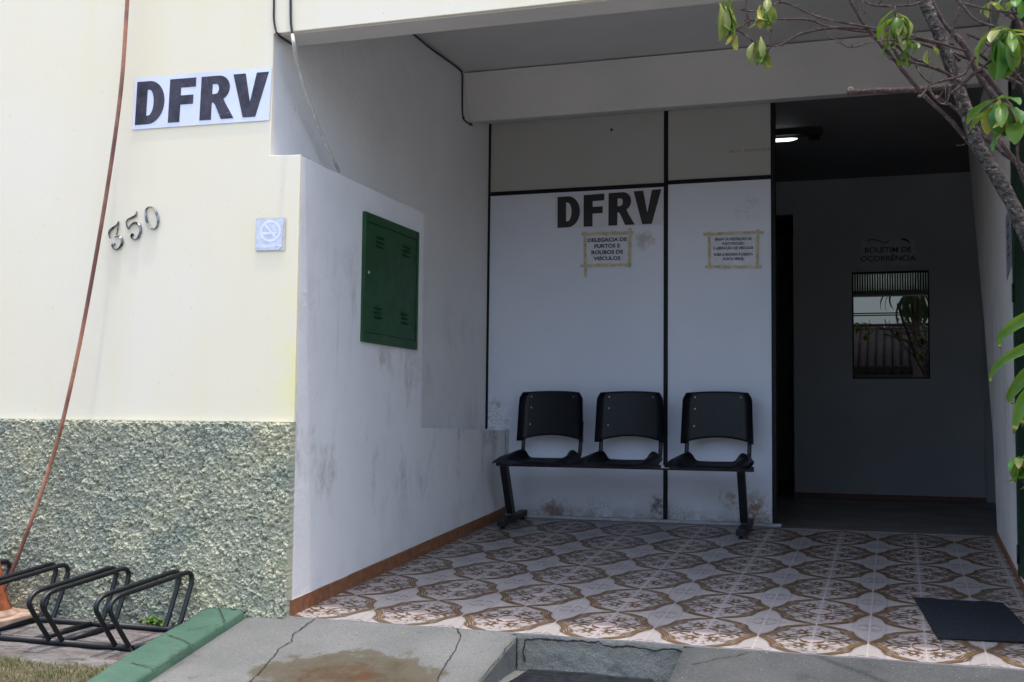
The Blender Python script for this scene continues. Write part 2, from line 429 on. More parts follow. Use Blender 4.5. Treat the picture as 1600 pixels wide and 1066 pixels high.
# heavy letters in a 0..1 high box
LET = {
 'D': ([[(0, 0), (0, 1)] + [(.33, 1)] + arc(.33, .5, .40, .5, 88, -88, 16) + [(.33, 0)],
        [(.28, .20), (.33, .20)] + arc(.33, .5, .125, .30, -85, 85, 12) + [(.33, .80), (.28, .80)]], .75),
 'F': ([[(0, 0), (0, 1), (.66, 1), (.66, .79), (.29, .79), (.29, .61), (.61, .61), (.61, .40), (.29, .40), (.29, 0)]], .68),
 'R': ([[(0, 0), (0, 1), (.42, 1)] + arc(.44, .715, .275, .285, 85, -62, 12) + [(.62, .36), (.84, 0), (.53, 0), (.38, .32), (.33, .39), (.285, .39), (.285, 0)],
        [(.285, .585), (.37, .585)] + arc(.375, .70, .075, .115, -85, 85, 8) + [(.37, .815), (.285, .815)]], .80),
 'V': ([[(.0, 1), (.30, 1), (.435, .34), (.57, 1), (.86, 1), (.58, 0), (.28, 0)]], .86)}
def dfrv(p00, p10, p11, p01, offn, mat, parent, gap=.11, marg=.06, top=.08, depth=.0012):
    """DFRV lettering laid bilinearly on the quad (bottom left, bottom right, top right, top left)"""
    GP = {'D': gap*1.15, 'F': gap*1.35, 'R': -gap*.15, 'V': 0}
    total = sum(LET[c][1]+GP[c] for c in 'DFRV')
    x = 0
    for ch in 'DFRV':
        cs, wd = LET[ch]
        me = flat([[(px, py) for px, py in c] for c in cs], depth)
        def fn(u, v, d, x=x):
            U = marg + (1-2*marg)*(x+u)/total; V = top + (1-2*top)*v
            return p00*(1-U)*(1-V) + p10*U*(1-V) + p11*U*V + p01*(1-U)*V + offn*(.0025+d)
        stand(me, fn); link_mesh('letter', me, mat, parent, None)
        x += wd + GP[ch]

# ================================================================== THE SETTING
def sheet(name, pts, mat, **k):
    b = B(); b.face(pts); o = obj(name, b, mat); tag(o, kind='structure'); return o
# street level ground, reaching far
b = B(); N = 14
b.face([(-600, -600, -1.66), (600, -600, -1.66), (600, 600, -1.66), (-600, 600, -1.66)])
tag(obj('ground', b, 'pale_concrete'), kind='structure')
# yard with soil beside the ramp, sloping down to the street
b = B()
ys = [-1.2, 1.0, 2.2, 3.0, 3.4, 3.6, 3.8, 3.95, 4.05, 4.7]
xs = [-9+.25*i for i in range(25)] + [-2.9]
gv = [[b.bm.verts.new((x, y, yard_z(y)-.012 + (noise.noise(Vector((x*6, y*6, 0)))*.008 if y < 4 else 0))) for x in xs] for y in ys]
for i in range(len(ys)-1):
    for j in range(len(xs)-1): b.bm.faces.new((gv[i][j], gv[i][j+1], gv[i+1][j+1], gv[i+1][j]))
tag(obj('yard', b, 'soil', smooth=True), kind='structure')
# worn concrete strip along the wall
b = B(); n = 110; m = 26
grid = []
for i in range(n+1):
    x = -6.4 + (3.48)*i/n; row = []
    front = 3.965 + .028*noise.noise(Vector((x*5, 1, 0))) + .015*noise.noise(Vector((x*16, 4, 0)))
    for j in range(m+1):
        y = front + (4.60-front)*(j/m); d = (y-front)
        h = .004*noise.noise(Vector((x*11, y*11, 2))) + .0025*noise.noise(Vector((x*30, y*30, 5)))
        crest = .010*max(0, noise.noise(Vector((x*5.5, y*17+2, 7))))
        z = yard_z(y) + .006 + h - crest*(1 if d < .22 else .2) - (.03*(1-d/.05)**2 if d < .05 else 0)
        row.append(b.bm.verts.new((x, y, z)))
    grid.append(row)
for i in range(n):
    for j in range(m):
        f = b.bm.faces.new((grid[i][j], grid[i+1][j], grid[i+1][j+1], grid[i][j+1]))
        cx, cyy = grid[i][j].co.x, grid[i][j].co.y
tag(obj('pavement', b, 'oldcon', smooth=True), kind='structure')

def ribbon(b, pts, nrm, wd, mi, lift=.0015, jit=0.0):
    """thin crack drawn on a surface"""
    P = []
    for i in range(len(pts)-1):
        a, c = Vector(pts[i]), Vector(pts[i+1]); k = max(1, int((c-a).length/.012))
        for q in range(k): P.append(a.lerp(c, q/k))
    P.append(Vector(pts[-1])); L = []; Rr = []
    for i, p in enumerate(P):
        t = (P[min(i+1, len(P)-1)]-P[max(i-1, 0)]).normalized(); s_ = t.cross(nrm).normalized()
        ww = wd*(.35 + 1.3*abs(noise.noise(p*60)) + .3); j = s_*noise.noise(p*45+Vector((3, 1, 7)))*jit
        if i in (0, len(P)-1): ww *= .2
        L.append(b.bm.verts.new(p+j+s_*ww+nrm*lift)); Rr.append(b.bm.verts.new(p+j-s_*ww+nrm*lift))
    for i in range(len(P)-1):
        f = b.bm.faces.new((L[i], L[i+1], Rr[i+1], Rr[i])); f.material_index = mi

# ramp slabs
def slab(b, x0, x1, y0, y1, skirt=.5, dx=.05):
    nx = max(2, int((x1-x0)/dx)); ny = int((y1-y0)/dx); rows = []
    for i in range(nx+1):
        x = x0+(x1-x0)*i/nx; rows.append([])
        for j in range(ny+1):
            y = y0+(y1-y0)*j/ny; z = ramp_z(y) + .003*noise.noise(Vector((x*4, y*4, 9)))
            if i in (0, nx): z -= .008
            rows[-1].append(b.bm.verts.new((x, y, z)))
    for i in range(nx):
        for j in range(ny): b.bm.faces.new((rows[i][j], rows[i+1][j], rows[i+1][j+1], rows[i][j+1])).smooth = True
    for i, sgn in ((0, -1), (nx, 1)):
        low = [b.bm.verts.new((v.co.x, v.co.y, v.co.z-skirt)) for v in rows[i]]
        mid = [b.bm.verts.new((v.co.x+sgn*.006, v.co.y, v.co.z-.012)) for v in rows[i]]
        for j in range(ny):
            b.bm.faces.new((rows[i][j], rows[i][j+1], mid[j+1], mid[j])); b.bm.faces.new((mid[j], mid[j+1], low[j+1], low[j]))
nRn = nR.normalized()
b = B(); slab(b, -2.735, -1.487, .9, 4.556)
R_ = lambda *pp: [onRamp(x, y)+Vector((0, 0, .002)) for x, y in pp]
ribbon(b, R_((497, 964), (478, 978), (457, 993), (455, 1004), (437, 1013), (428, 1026), (412, 1044), (392, 1066), (380, 1082)), nRn, .0024, 1, jit=.006)
ribbon(b, R_((713, 981), (720, 997), (712, 1016), (700, 1034), (686, 1058), (676, 1080)), nRn, .0026, 1, jit=.006)
ribbon(b, R_((806, 1000), (792, 1012), (782, 1030), (765, 1045), (752, 1066)), nRn, .0022, 1, jit=.006)
o = obj('ramp', b, ['ramp', 'crack']); tag(o, kind='structure')
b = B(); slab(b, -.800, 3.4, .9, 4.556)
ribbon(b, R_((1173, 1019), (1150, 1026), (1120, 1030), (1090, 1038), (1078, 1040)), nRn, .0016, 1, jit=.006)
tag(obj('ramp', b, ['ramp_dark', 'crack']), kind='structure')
# lower landing between the slabs and the riser under the tiles
b = B(); b.box(-1.50, -.79, .9, 4.53, -1.30, -1.012)
tag(obj('landing', b, 'ramp'), kind='structure')
b = B(); ny = 60; rows = []
for i in range(ny+1):
    x = -1.487 + (.687)*i/ny; rows.append([])
    for j in range(15):
        z = -.869 - .143*j/14; bulge = .006*noise.noise(Vector((x*9, z*14, 3))) + .003*noise.noise(Vector((x*40, z*40, 3)))
        y = 4.552 - .004*j/14*3 - bulge
        if j == 0: y = 4.556
        rows[-1].append(b.bm.verts.new((x, y, z)))
for i in range(ny):
    for j in range(14): b.bm.faces.new((rows[i][j], rows[i+1][j], rows[i+1][j+1], rows[i][j+1])).smooth = True
Rz = lambda *pp: [onY(x, y, 4.541) for x, y in pp]
ribbon(b, Rz((820, 1035), (817, 1015), (820, 1000), (850, 999), (900, 1001), (935, 1003), (948, 1009), (968, 1012), (985, 1009), (1010, 1013), (1022, 1018), (1040, 1015), (1060, 1016), (1076, 1020), (1078, 1030)), Vector((0, -1, 0)), .0036, 1, lift=.004, jit=.008)
ribbon(b, Rz((1070, 1017), (1080, 1022), (1077, 1034)), Vector((0, -1, 0)), .008, 1, lift=.005)
ribbon(b, Rz((808, 996), (806, 1020), (808, 1045)), Vector((0, -1, 0)), .006, 1, lift=.005)
tag(obj('riser', b, ['riser', 'crack']), kind='structure')

# green kerb
b = B(); k0, k1 = -2.945, -2.742; n = 80; prof = [(0, -.12), (0.002, -.012), (.010, -.002), (.03, 0), (.10, .002), (.17, 0), (.192, -.003), (.200, -.014), (.203, -.14)]
rings = []
for i in range(n+1):
    y = 4.565 - 3.6*i/n; zt = ramp_z(y) + .028 - .004*math.sin(i*.4)
    r_ = []
    for q, (dx, dz) in enumerate(prof):
        p = Vector((k0+dx, y, zt+dz)); a = .006 if 1 <= q <= 7 else .002
        nn = noise.noise(p*9)*a + noise.noise(p*33)*a*.5
        chip = max(0, noise.noise(Vector((y*7, 3, q*.3)))-.28)*.05 if q in (6, 7) else 0
        r_.append(b.bm.verts.new((p.x+nn-chip*.7, p.y, p.z+nn-chip)))
    rings.append(r_)
for i in range(n):
    for q in range(len(prof)-1): b.bm.faces.new((rings[i][q], rings[i+1][q], rings[i+1][q+1], rings[i][q+1])).smooth = True
b.bm.faces.new(rings[0])
K = lambda *pp: [onP(x, y, nR, cR+.033) for x, y in pp]
for pp in (((262, 992), (285, 1000), (300, 1008), (312, 1015)), ((340, 945), (352, 972), (336, 978)), ((205, 1036), (225, 1040), (250, 1043)),
           ((262, 1024), (275, 1024), (300, 1022)), ((290, 985), (330, 978)), ((235, 1048), (258, 1038), (270, 1030), (290, 1020))):
    ribbon(b, K(*pp), nRn, .0022, 1, jit=.004)
tag(obj('kerb', b, ['kerb', 'crack']), kind='structure')

# ------------------------------------------------------------------ patterned tile floor of the porch (pattern laid as thin inlays)
X0, X1, Y0, Y1 = -2.56, .58, FY-.004, 7.44
PX, PY, UX, UY = .2107, .241, -.5385, 5.012
def clip(poly):
    for ax, lim, sg in ((0, X0, 1), (0, X1, -1), (1, Y0, 1), (1, Y1, -1)):
        out = []
        for i in range(len(poly)):
            a, c = poly[i], poly[(i+1) % len(poly)]
            ia, ic = (a[ax]-lim)*sg >= 0, (c[ax]-lim)*sg >= 0
            if ia: out.append(a)
            if ia != ic:
                t = (lim-a[ax])/(c[ax]-a[ax]); out.append((a[0]+(c[0]-a[0])*t, a[1]+(c[1]-a[1])*t))
        poly = out
        if len(poly) < 3: return []
    return poly
def rib2(pts, ws):
    """list of quads along a polyline (metres)"""
    L = []; Q = []
    for i, p in enumerate(pts):
        a = pts[max(i-1, 0)]; c = pts[min(i+1, len(pts)-1)]; d = math.hypot(c[0]-a[0], c[1]-a[1]); nx, ny = -(c[1]-a[1])/d, (c[0]-a[0])/d
        L.append(((p[0]+nx*ws[i], p[1]+ny*ws[i]), (p[0]-nx*ws[i], p[1]-ny*ws[i])))
    for i in range(len(L)-1): Q.append([L[i][0], L[i+1][0], L[i+1][1], L[i][1]])
    return Q
def ell(u, v, a, bb, rot=0, n=10):
    r = math.radians(rot); out = []
    for k in range(n):
        t = 2*math.pi*k/n; x, y = a*math.cos(t), bb*math.sin(t); out.append((u*PX+x*math.cos(r)-y*math.sin(r), v*PY+x*math.sin(r)+y*math.cos(r)))
    return out
MP = lambda pts: [(u*PX, v*PY) for u, v in pts]
Q = []   # (polygon in metres within the quarter, material, level)
bc = [(0, 1), (.09, .95), (.20, .84), (.285, .71), (.345, .575), (.355, .55), (.425, .365), (.43, .345), (.50, .27), (.62, .19), (.77, .11), (1, .0)]
bw = [.007, .015, .0185, .0195, .0195, .027, .027, .020, .0195, .018, .0145, .006]
Q += [([(0, 0)] + MP([(.315*math.cos(math.radians(t)), .82*math.sin(math.radians(t))) for t in range(0, 91, 15)]), 5, 1)]
Q.append((MP([(1, 1)] + bc), 8, 0))
for q in rib2(MP([(.315*math.cos(math.radians(t)), .82*math.sin(math.radians(t))) for t in range(0, 91, 15)]), [.0016]*7): Q.append((q, 9, 2))
for q in rib2(MP(bc), bw): Q.append((q, 1, 2))
for k in (-2, -1, 0, 1, 2):      # the fine lines across the block of the band
    for q in rib2(MP([(.352+k*.013, .54+k*.036), (.425+k*.013, .375+k*.036)]), [.0013, .0013]): Q.append((q, 4 if k % 2 else 0, 3))
for q in rib2([(p[0]-.011, p[1]-.010) for p in MP(bc[2:7])], [.0012]*5): Q.append((q, 4, 3))
for sg in (1, -1):      # dark and pale keylines along the band
    for q in rib2([(p[0]+sg*.012, p[1]+sg*.012) for p in MP(bc[1:6])], [.0011]*5): Q.append((q, 4 if sg < 0 else 0, 3))
    for q in rib2([(p[0]+sg*.004, p[1]+sg*.014) for p in MP(bc[7:11])], [.0011]*4): Q.append((q, 4 if sg < 0 else 0, 3))
# small wreath in the disc centre
for u, v, r in ((.07, .20, 10), (.14, .17, -15), (.20, .11, -45), (.05, .10, 30)): Q.append((ell(u, v, .010, .003, r, 6), 2 if u > .1 else 4, 2))
for u, v, r in ((.11, .30, -10), (.17, .26, -25)): Q.append((ell(u, v, .007, .0016, r, 6), 6, 2))
# oval and ring at the far corner
rg = [(1-.235*math.cos(math.radians(t)), 1-.235*math.sin(math.radians(t))) for t in range(0, 91, 15)]
Q.append((MP([(1, 1)] + rg), 6, 1))
for q in rib2(MP(rg), [.001, .002, .005, .0085, .0095, .007, .004]): Q.append((q, 2, 2))
# small looped flowers with pale hearts
for cx_, cy2 in ((.775, .585), (.90, .64)):
    k_ = 1 if cx_ < .8 else .62
    for t in range(0, 360, 60):
        if cx_ > .8 and t in (0, 60): continue
        Q.append((ell(cx_+.070*k_*math.cos(math.radians(t)), cy2+.105*k_*math.sin(math.radians(t)), .0078*k_+.001, .0135*k_, t*.3, 8), 3 if t % 120 else 2, 2))
    Q.append((ell(cx_, cy2, .0065*k_+.001, .011*k_, 0, 8), 6, 3)); Q.append((ell(cx_+.01, cy2+.02, .002, .0035, 0, 5), 4, 3))
# flame leaves towards the band crossing
for u, v, a, b_, r, m_ in ((.62, .93, .026, .0095, 6, 3), (.50, .85, .022, .0085, 26, 3), (.43, .955, .020, .0065, -4, 2), (.335, .88, .019, .0075, 22, 3), (.24, .95, .015, .0055, 5, 2), (.615, .78, .017, .0075, -20, 2), (.455, .73, .014, .006, 30, 3), (.30, .80, .012, .005, 34, 2)):
    Q.append((ell(u, v, a, b_, r, 9), m_, 2)); Q.append((ell(u+.01, v, a*.55, b_*.28, r, 6), 4, 3))
for u, v, a, r in ((.55, .965, .013, 0), (.36, .93, .012, -8), (.70, .86, .010, 40)): Q.append((ell(u, v, a, .0030, r, 6), 4, 3))
for u, v, a, b_, r, m_ in ((.86, .83, .012, .006, 30, 3), (.70, .70, .009, .005, -35, 3), (.86, .42, .010, .005, 60, 2), (.93, .36, .007, .006, 90, 3), (.74, .40, .010, .004, 35, 4), (.62, .60, .010, .004, 10, 2), (.15, .955, .010, .003, 0, 4), (.90, .24, .010, .003, 15, 4)): Q.append((ell(u, v, a, b_, r, 7), m_, 2))
# sprig
for u, v, r in ((.545, .46, 78), (.58, .49, 90), (.615, .46, 102), (.51, .515, 60), (.65, .515, 120)): Q.append((ell(u, v, .015, .0018, r, 6), 4, 2))
for u, v in ((.44, .44), (.61, .43)): Q.append((ell(u, v, .006, .003, 0, 6), 4, 2))
b = B()
b.prism([(X0, Y0, floor_z(Y0)), (X0, Y1, floor_z(Y1)), (X1, Y1, floor_z(Y1)), (X1, Y0, floor_z(Y0))], (0, 0, -.006))
LV = {0: .0003, 1: .0006, 2: .0011, 3: .0016}
nu = range(-11, 7); nvv = range(-3, 12)
for iu in nu:
    for iv in nvv:
        if iu*PX+UX > X1 or (iu+1)*PX+UX < X0 or iv*PY+UY > Y1 or (iv+1)*PY+UY < Y0: continue
        fu, fv = iu % 2 == 1, iv % 2 == 1
        jx, jy = random.uniform(-.0006, .0006), random.uniform(-.0006, .0006)
        for poly, mi, lv in Q:
            pp = []
            for x, y in poly:
                x = PX-x if fu else x; y = PY-y if fv else y
                pp.append((UX+iu*PX+x+jx, UY+iv*PY+y+jy))
            pp = clip(pp)
            if len(pp) >= 3: b.face([(x, y, floor_z(y)+LV[lv]) for x, y in pp], mi)
for iu in range(-11, 8):
    x = UX+iu*PX
    if X0 < x < X1: b.face([(x-.0028, Y0, floor_z(Y0)+.0021), (x+.0028, Y0, floor_z(Y0)+.0021), (x+.0028, Y1, floor_z(Y1)+.0021), (x-.0028, Y1, floor_z(Y1)+.0021)], 7)
for iv in range(-3, 12):
    y = UY+iv*PY
    if Y0 < y < Y1: b.face([(X0, y-.0012, floor_z(y)+.0021), (X1, y-.0012, floor_z(y)+.0021), (X1, y+.0012, floor_z(y)+.0021), (X0, y+.0012, floor_z(y)+.0021)], 7)
bmesh.ops.recalc_face_normals(b.bm, faces=b.bm.faces)
for f in b.bm.faces:
    if f.normal.z < -.5 and f.calc_center_median().z > floor_z(f.calc_center_median().y)+.0003: f.normal_flip()
me = bpy.data.meshes.new('porch_floor'); b.bm.to_mesh(me); b.bm.free()
tag(link_mesh('porch_floor', me, ['t_white', 't_band', 't_ring', 't_ochre', 't_dark', 't_hatch', 't_pink', 't_grout', 't_field', 't_line'], None, None), kind='structure')
# plain hall floor
b = B(); b.box(-3.6, 3.0, 7.44, 14, -.72, -.653)
for i in range(-12, 12):
    x = .03+i*.30; b.face([(x-.002, 7.44, -.6520), (x+.002, 7.44, -.6520), (x+.002, 12, -.6520), (x-.002, 12, -.6520)], 1)
for i in range(14):
    y = 7.75+i*.30; b.face([(-3.6, y-.002, -.6520), (3, y-.002, -.6520), (3, y+.002, -.6520), (-3.6, y+.002, -.6520)], 1)
tag(obj('hall_floor', b, ['hall_tile', 'hall_grout']), kind='structure')

# ================================================================== THE BUILDING
H = thing('station_building', 'cream and white police station front with rough green base and dark open porch', 'building', (-2.6, 4.8, -.945))
P3 = lambda pts, y: [(x, y, z) for x, z in pts]
b = B()
b.prism(P3([(-9, -.02), (-2.5335, -.02), (-2.5335, 1.182), (-2.6865, 1.187), (-2.6865, 1.752), (3.6, 1.752), (3.6, 5.2), (-9, 5.2)], 4.56), (0, .018, 0))
b.bevel(.003, 2); obj('facade_wall', b, 'cream', H)
b = B(); b.prism(P3([(.56, -.95), (3.6, -.95), (3.6, 1.75), (.56, 1.75)], 4.56), (0, .018, 0)); obj('facade_wall', b, 'cream', H)
# sprayed base, really displaced
b = B(); xa, xb = -4.45, -2.532; za, zb = -.99, -.020; st = .0034
nx, nz_ = int((xb-xa)/st), int((zb-za)/st); rows = []
for i in range(nx+1):
    x = xa+(xb-xa)*i/nx; rows.append([])
    for j in range(nz_+1):
        z = za+(zb-za)*j/nz_; p = Vector((x, z, 0))
        pw = p + Vector((noise.noise(p*40), noise.noise(p*40+Vector((5, 5, 5))), 0))*.005
        d, _ = noise.voronoi(pw*72); d2, _ = noise.voronoi(pw*150+Vector((3, 8, 1)))
        h = .021*(math.sqrt(max(0, 1-min(d[0]*1.15, 1)**2))-.45)*(.65+.5*noise.noise(p*24+Vector((2, 2, 2)))+.25) + .0065*(math.sqrt(max(0, 1-min(d2[0]*1.2, 1)**2))-.5) + .007*noise.noise(p*34) + .004*noise.noise(p*9) + .0035*noise.noise(p*170)
        if nz_-j < 3: h *= .55; z -= .010*abs(noise.noise(Vector((x*30, 2, 0)))) if j == nz_ else 0
        if j < 5: h += .012
        rows[-1].append(b.bm.verts.new((x + .004*noise.noise(p*60) - (.004 if i == nx else 0), 4.556-.014-h, z+.003*noise.noise(p*50+Vector((9, 0, 0))))))
for i in range(nx):
    for j in range(nz_): b.bm.faces.new((rows[i][j], rows[i+1][j], rows[i+1][j+1], rows[i][j+1]))
for rr in (rows[-1],):
    back = [b.bm.verts.new((-2.5345, 4.60, v.co.z)) for v in rr]
    for j in range(nz_): b.bm.faces.new((rr[j], back[j], back[j+1], rr[j+1]))
top = [b.bm.verts.new((r_[-1].co.x, 4.60, -.022)) for r_ in rows]
for i in range(nx): b.bm.faces.new((rows[i][-1], rows[i+1][-1], top[i+1], top[i]))
obj('rough_base', b, 'render', H)
boxo('rough_base', -9, -4.45, 4.55, 4.60, -1.1, -.021, 'render', H)
# left porch wall: recessed upper wall, and the thicker lower wall with the meter box
boxo('side_wall', -2.99, -2.687, 4.578, 7.56, -1.0, 2.36, 'side', H)
b = B(); prof = [(4.578, -.95), (4.578, 1.176), (6.0, 1.168), (6.008, -.046), (7.53, -.070), (7.53, -.95)]
b.prism([(-2.70, y, z) for y, z in prof], (.166, 0, 0)); b.bevel(.005, 3)
for v in b.bm.verts: v.co.x += .0015*noise.noise(v.co*4)
obj('side_wall', b, 'side', H)
# tiles of the left and right skirting
b = B(); y = 4.560
while y < 7.47:
    y2 = min(y+.30 if y > 4.6 else y+.085, 7.47)
    b.prism([(-2.534, y+.0015, floor_z(y)-.01), (-2.534, y2-.0015, floor_z(y2)-.01), (-2.534, y2-.0015, floor_z(y2)+.068), (-2.534, y+.0015, floor_z(y)+.068)], (.010, 0, 0)); y = y2
b.bevel(.0015, 1); obj('skirting', b, 'terracotta', H)
b = B(); b.prism([(-2.5335, 4.565, floor_z(4.565)+.0), (-2.5335, 7.47, floor_z(7.4)), (-2.5335, 7.47, floor_z(7.4)+.069), (-2.5335, 4.565, floor_z(4.565)+.069)], (.0075, 0, 0)); obj('skirting', b, 'pale_trim', H)
b = B(); y = 4.60
while y < 7.44:
    y2 = min(y+.30, 7.44)
    b.prism([(.542, y+.0015, floor_z(y)-.01), (.542, y2-.0015, floor_z(y2)-.01), (.542, y2-.0015, floor_z(y2)+.03), (.542, y+.0015, floor_z(y)+.03)], (.010, 0, 0)); y = y2
obj('skirting', b, 'terracotta', H)
# beams, ceilings
def prismX(name, prof, x0, x1, mat, bev=.004):
    b = B(); b.prism([(x0, y, z) for y, z in prof], (x1-x0, 0, 0))
    if bev: b.bevel(bev, 2)
    return obj(name, b, mat, H)
prismX('front_beam', [(4.579, 1.747), (4.742, 1.747), (4.742, 2.40), (4.579, 2.40)], -2.686, 3.6, 'ceil')
prismX('porch_ceiling', [(4.744, 2.275), (7.3, 2.285), (7.3, 2.45), (4.744, 2.45)], -2.686, 3.6, 'ceil', 0)
prismX('rear_beam', [(6.975, 2.275), (7.115, 1.985), (7.135, 1.985), (7.485, 2.062), (7.485, 2.274), (7.3, 2.274)], -2.686, 3.6, 'ceil', .003)
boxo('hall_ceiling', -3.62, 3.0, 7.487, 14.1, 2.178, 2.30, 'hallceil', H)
boxo('roof_slab', -9, 3.6, 4.60, 14, 2.46, 2.7, 'white', H)
# right porch wall, its rear edge cut on the slant
b = B(); b.prism([(.552, y, z) for y, z in [(4.579, -.95), (7.44, -.95), (7.45, -.62), (7.62, -.09), (8.21, .66), (9.63, 2.177), (4.579, 2.28)]], (.11, 0, 0))
obj('side_wall', b, 'side', H)
boxo('outer_wall', .67, 3.0, 4.59, 7.44, -.95, 2.28, 'white', H)
# hall walls
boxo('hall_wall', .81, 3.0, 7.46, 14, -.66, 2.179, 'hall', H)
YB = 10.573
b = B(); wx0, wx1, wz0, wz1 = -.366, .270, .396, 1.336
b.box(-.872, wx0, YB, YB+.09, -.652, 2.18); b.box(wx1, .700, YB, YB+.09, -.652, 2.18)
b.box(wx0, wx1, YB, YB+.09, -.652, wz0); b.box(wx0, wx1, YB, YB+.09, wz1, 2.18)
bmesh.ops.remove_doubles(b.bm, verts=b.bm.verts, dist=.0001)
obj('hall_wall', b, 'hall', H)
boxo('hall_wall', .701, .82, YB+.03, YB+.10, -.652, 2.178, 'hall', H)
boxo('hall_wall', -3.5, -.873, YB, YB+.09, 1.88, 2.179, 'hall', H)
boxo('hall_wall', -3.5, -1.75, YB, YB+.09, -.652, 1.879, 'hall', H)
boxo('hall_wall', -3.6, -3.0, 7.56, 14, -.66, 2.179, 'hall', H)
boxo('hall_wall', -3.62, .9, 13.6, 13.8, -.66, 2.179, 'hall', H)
boxo('hall_wall', -.871, -.80, YB+.091, 13.6, -.652, 2.178, 'hall', H)  # unseen wall, added to keep the window tube's light out of the doorway
boxo('hall_skirting', -.873, .700, YB-.013, YB, -.652, -.608, 'redbrown', H)
win = B(); 
for q in ((wx0-.002, wx1+.002, wz1-.018, wz1), (wx0-.002, wx1+.002, wz0, wz0+.012), (wx0-.002, wx0+.01, wz0+.012, wz1-.018), (wx1-.01, wx1+.002, wz0+.012, wz1-.018)):
    win.box(q[0], q[1], YB-.004, YB+.03, q[2], q[3])
wo = obj('hall_window', win, 'black_rail', H)
boxo('pane', wx0+.009, wx1-.009, YB+.010, YB+.016, wz0+.011, 1.170, 'glass', wo)
rb = B(); nn = 30
for i in range(nn):
    xa_ = wx0+.010+(wx1-wx0-.020)*i/nn; wd_ = (wx1-wx0-.020)/nn
    rb.tube([(xa_+wd_/2, YB+.014, 1.171), (xa_+wd_/2, YB+.014, 1.318)], wd_*.5, 8)
obj('ribbed_pane', rb, 'ribbed', wo)

# partition
PT = thing('partition_wall', 'pale grey office partition with black rails and rust spots along its foot', 'partition', (-1.7, 7.52, -.65))
def panel(name, x0, x1, z0, z1, mat, z0b=None, z1b=None):
    b = B(); b.prism([(x0, 7.502, z0), (x1, 7.502, z0 if z0b is None else z0b), (x1, 7.502, z1 if z1b is None else z1b), (x0, 7.502, z1)], (0, .035, 0)); return obj(name, b, mat, PT)
panel('panel', -2.686, -1.452, -.632, 1.555, 'board'); panel('panel', -1.424, -.757, -.632, 1.568, 'board')
panel('upper_panel', -2.686, -1.452, 1.583, 2.075, 'board_top'); panel('upper_panel', -1.424, -.757, 1.596, 2.075, 'board_top')
def rail(name, x0, x1, z0, z1, y0=7.494, mat='black_rail'):
    b = B(); b.box(x0, x1, y0, 7.545, z0, z1); b.bevel(.0015, 1); return obj(name, b, mat, PT)
rail('rail', -2.67, -1.4525, 1.556, 1.582); rail('rail', -1.4235, -.758, 1.569, 1.595)
rail('post', -2.690, -2.672, -.06, 2.075); rail('post', -1.452, -1.424, -.632, 2.075)
rail('post', -.7565, -.728, -.640, 2.07)
b = B(); b.box(-2.52, -.70, 7.478, 7.545, -.652, -.633); b.bevel(.001, 1); obj('floor_track', b, 'pale_trim', PT)
b = B(); b.box(-2.530, -2.517, 7.478, 7.494, -.58, -.06); b.bevel(.002, 1); obj('corner_trim', b, 'pale_trim', PT)
b = B(); b.box(-2.527, -2.498, 7.474, 7.494, -.64, -.50); b.disc((-2.512, 7.474, -.52), .004, (0, -1, 0)); b.bevel(.001, 1); obj('corner_trim', b, 'pale_trim', PT)

# ================================================================== THINGS
# --- electrical cabinet let into the side wall (faces +X)
CB = thing('electrical_cabinet', 'dark green metal meter cabinet with louvred door set in the white side wall', 'cabinet', (-2.53, 5.55, .38))
cy0, cy1, cz0, cz1 = 5.205, 5.893, .383, 1.038; xf = -2.532
b = B(); fr = .045
for q in ((cy0, cy1, cz1-fr, cz1), (cy0, cy1, cz0, cz0+fr), (cy0, cy0+fr*.62, cz0+fr, cz1-fr), (cy1-fr*.45, cy1, cz0+fr, cz1-fr)): b.box(xf-.02, xf+.016, *q)
bmesh.ops.remove_doubles(b.bm, verts=b.bm.verts, dist=.0001); b.bevel(.002, 1); obj('frame', b, 'green_metal', CB)
b = B(); d0, d1, e0, e1 = cy0+fr*.62+.004, cy1-fr*.45-.004, cz0+fr+.004, cz1-fr-.004
b.box(xf-.02, xf+.011, d0, d1, e0, e1); b.bevel(.003, 2); door = obj('door', b, 'green_metal', CB)
for cy_, cz_ in ((.24, .86), (.77, .86), (.22, .20), (.76, .20)):
    b = B()
    for k in (-1, 0, 1):
        yy = d0+(d1-d0)*cy_; zz = e0+(e1-e0)*cz_+k*.024
        b.prism([(xf+.011, yy-.045, zz-.006), (xf+.011, yy-.045, zz+.005), (xf+.021, yy-.045, zz-.006)], (0, .09, 0))
        b.box(xf+.0113, xf+.0125, yy-.045, yy+.045, zz-.0095, zz-.0065, 1)
    obj('louvre', b, ['green_metal', 'dark_slot'], door)
b = B(); b.disc((xf+.011, d0+.022, .735), .010, (1, 0, 0), .006); b.box(xf+.015, xf+.020, d0+.02, d0+.024, .727, .743); obj('lock', b, 'steel', door)
for zz in (e0+.05, e1-.11):
    b = B(); b.box(xf+.006, xf+.02, d1-.004, d1+.006, zz, zz+.06); obj('hinge', b, 'green_metal', CB)

# --- green door on the right
GD = thing('green_door', 'dark green metal door standing in the right porch wall', 'door', (.55, 5.6, -.71))
b = B(); b.box(.547, .560, 5.30, 6.075, -.715, 1.90); b.bevel(.003, 1); obj('door_leaf', b, 'green_metal_door', GD)
b = B()
for q in ((6.076, 6.13, -.72, 1.95), (5.25, 5.299, -.72, 1.95), (5.30, 6.075, 1.905, 1.95)): b.box(.543, .562, *q)
b.bevel(.003, 1); obj('door_frame', b, 'green_metal_door', GD)
for z in (-.66, .6, 1.6):
    b = B(); b.tube([(.541, 6.078, z), (.541, 6.078, z+.09)], .006, 10); obj('hinge', b, 'black_metal', GD)

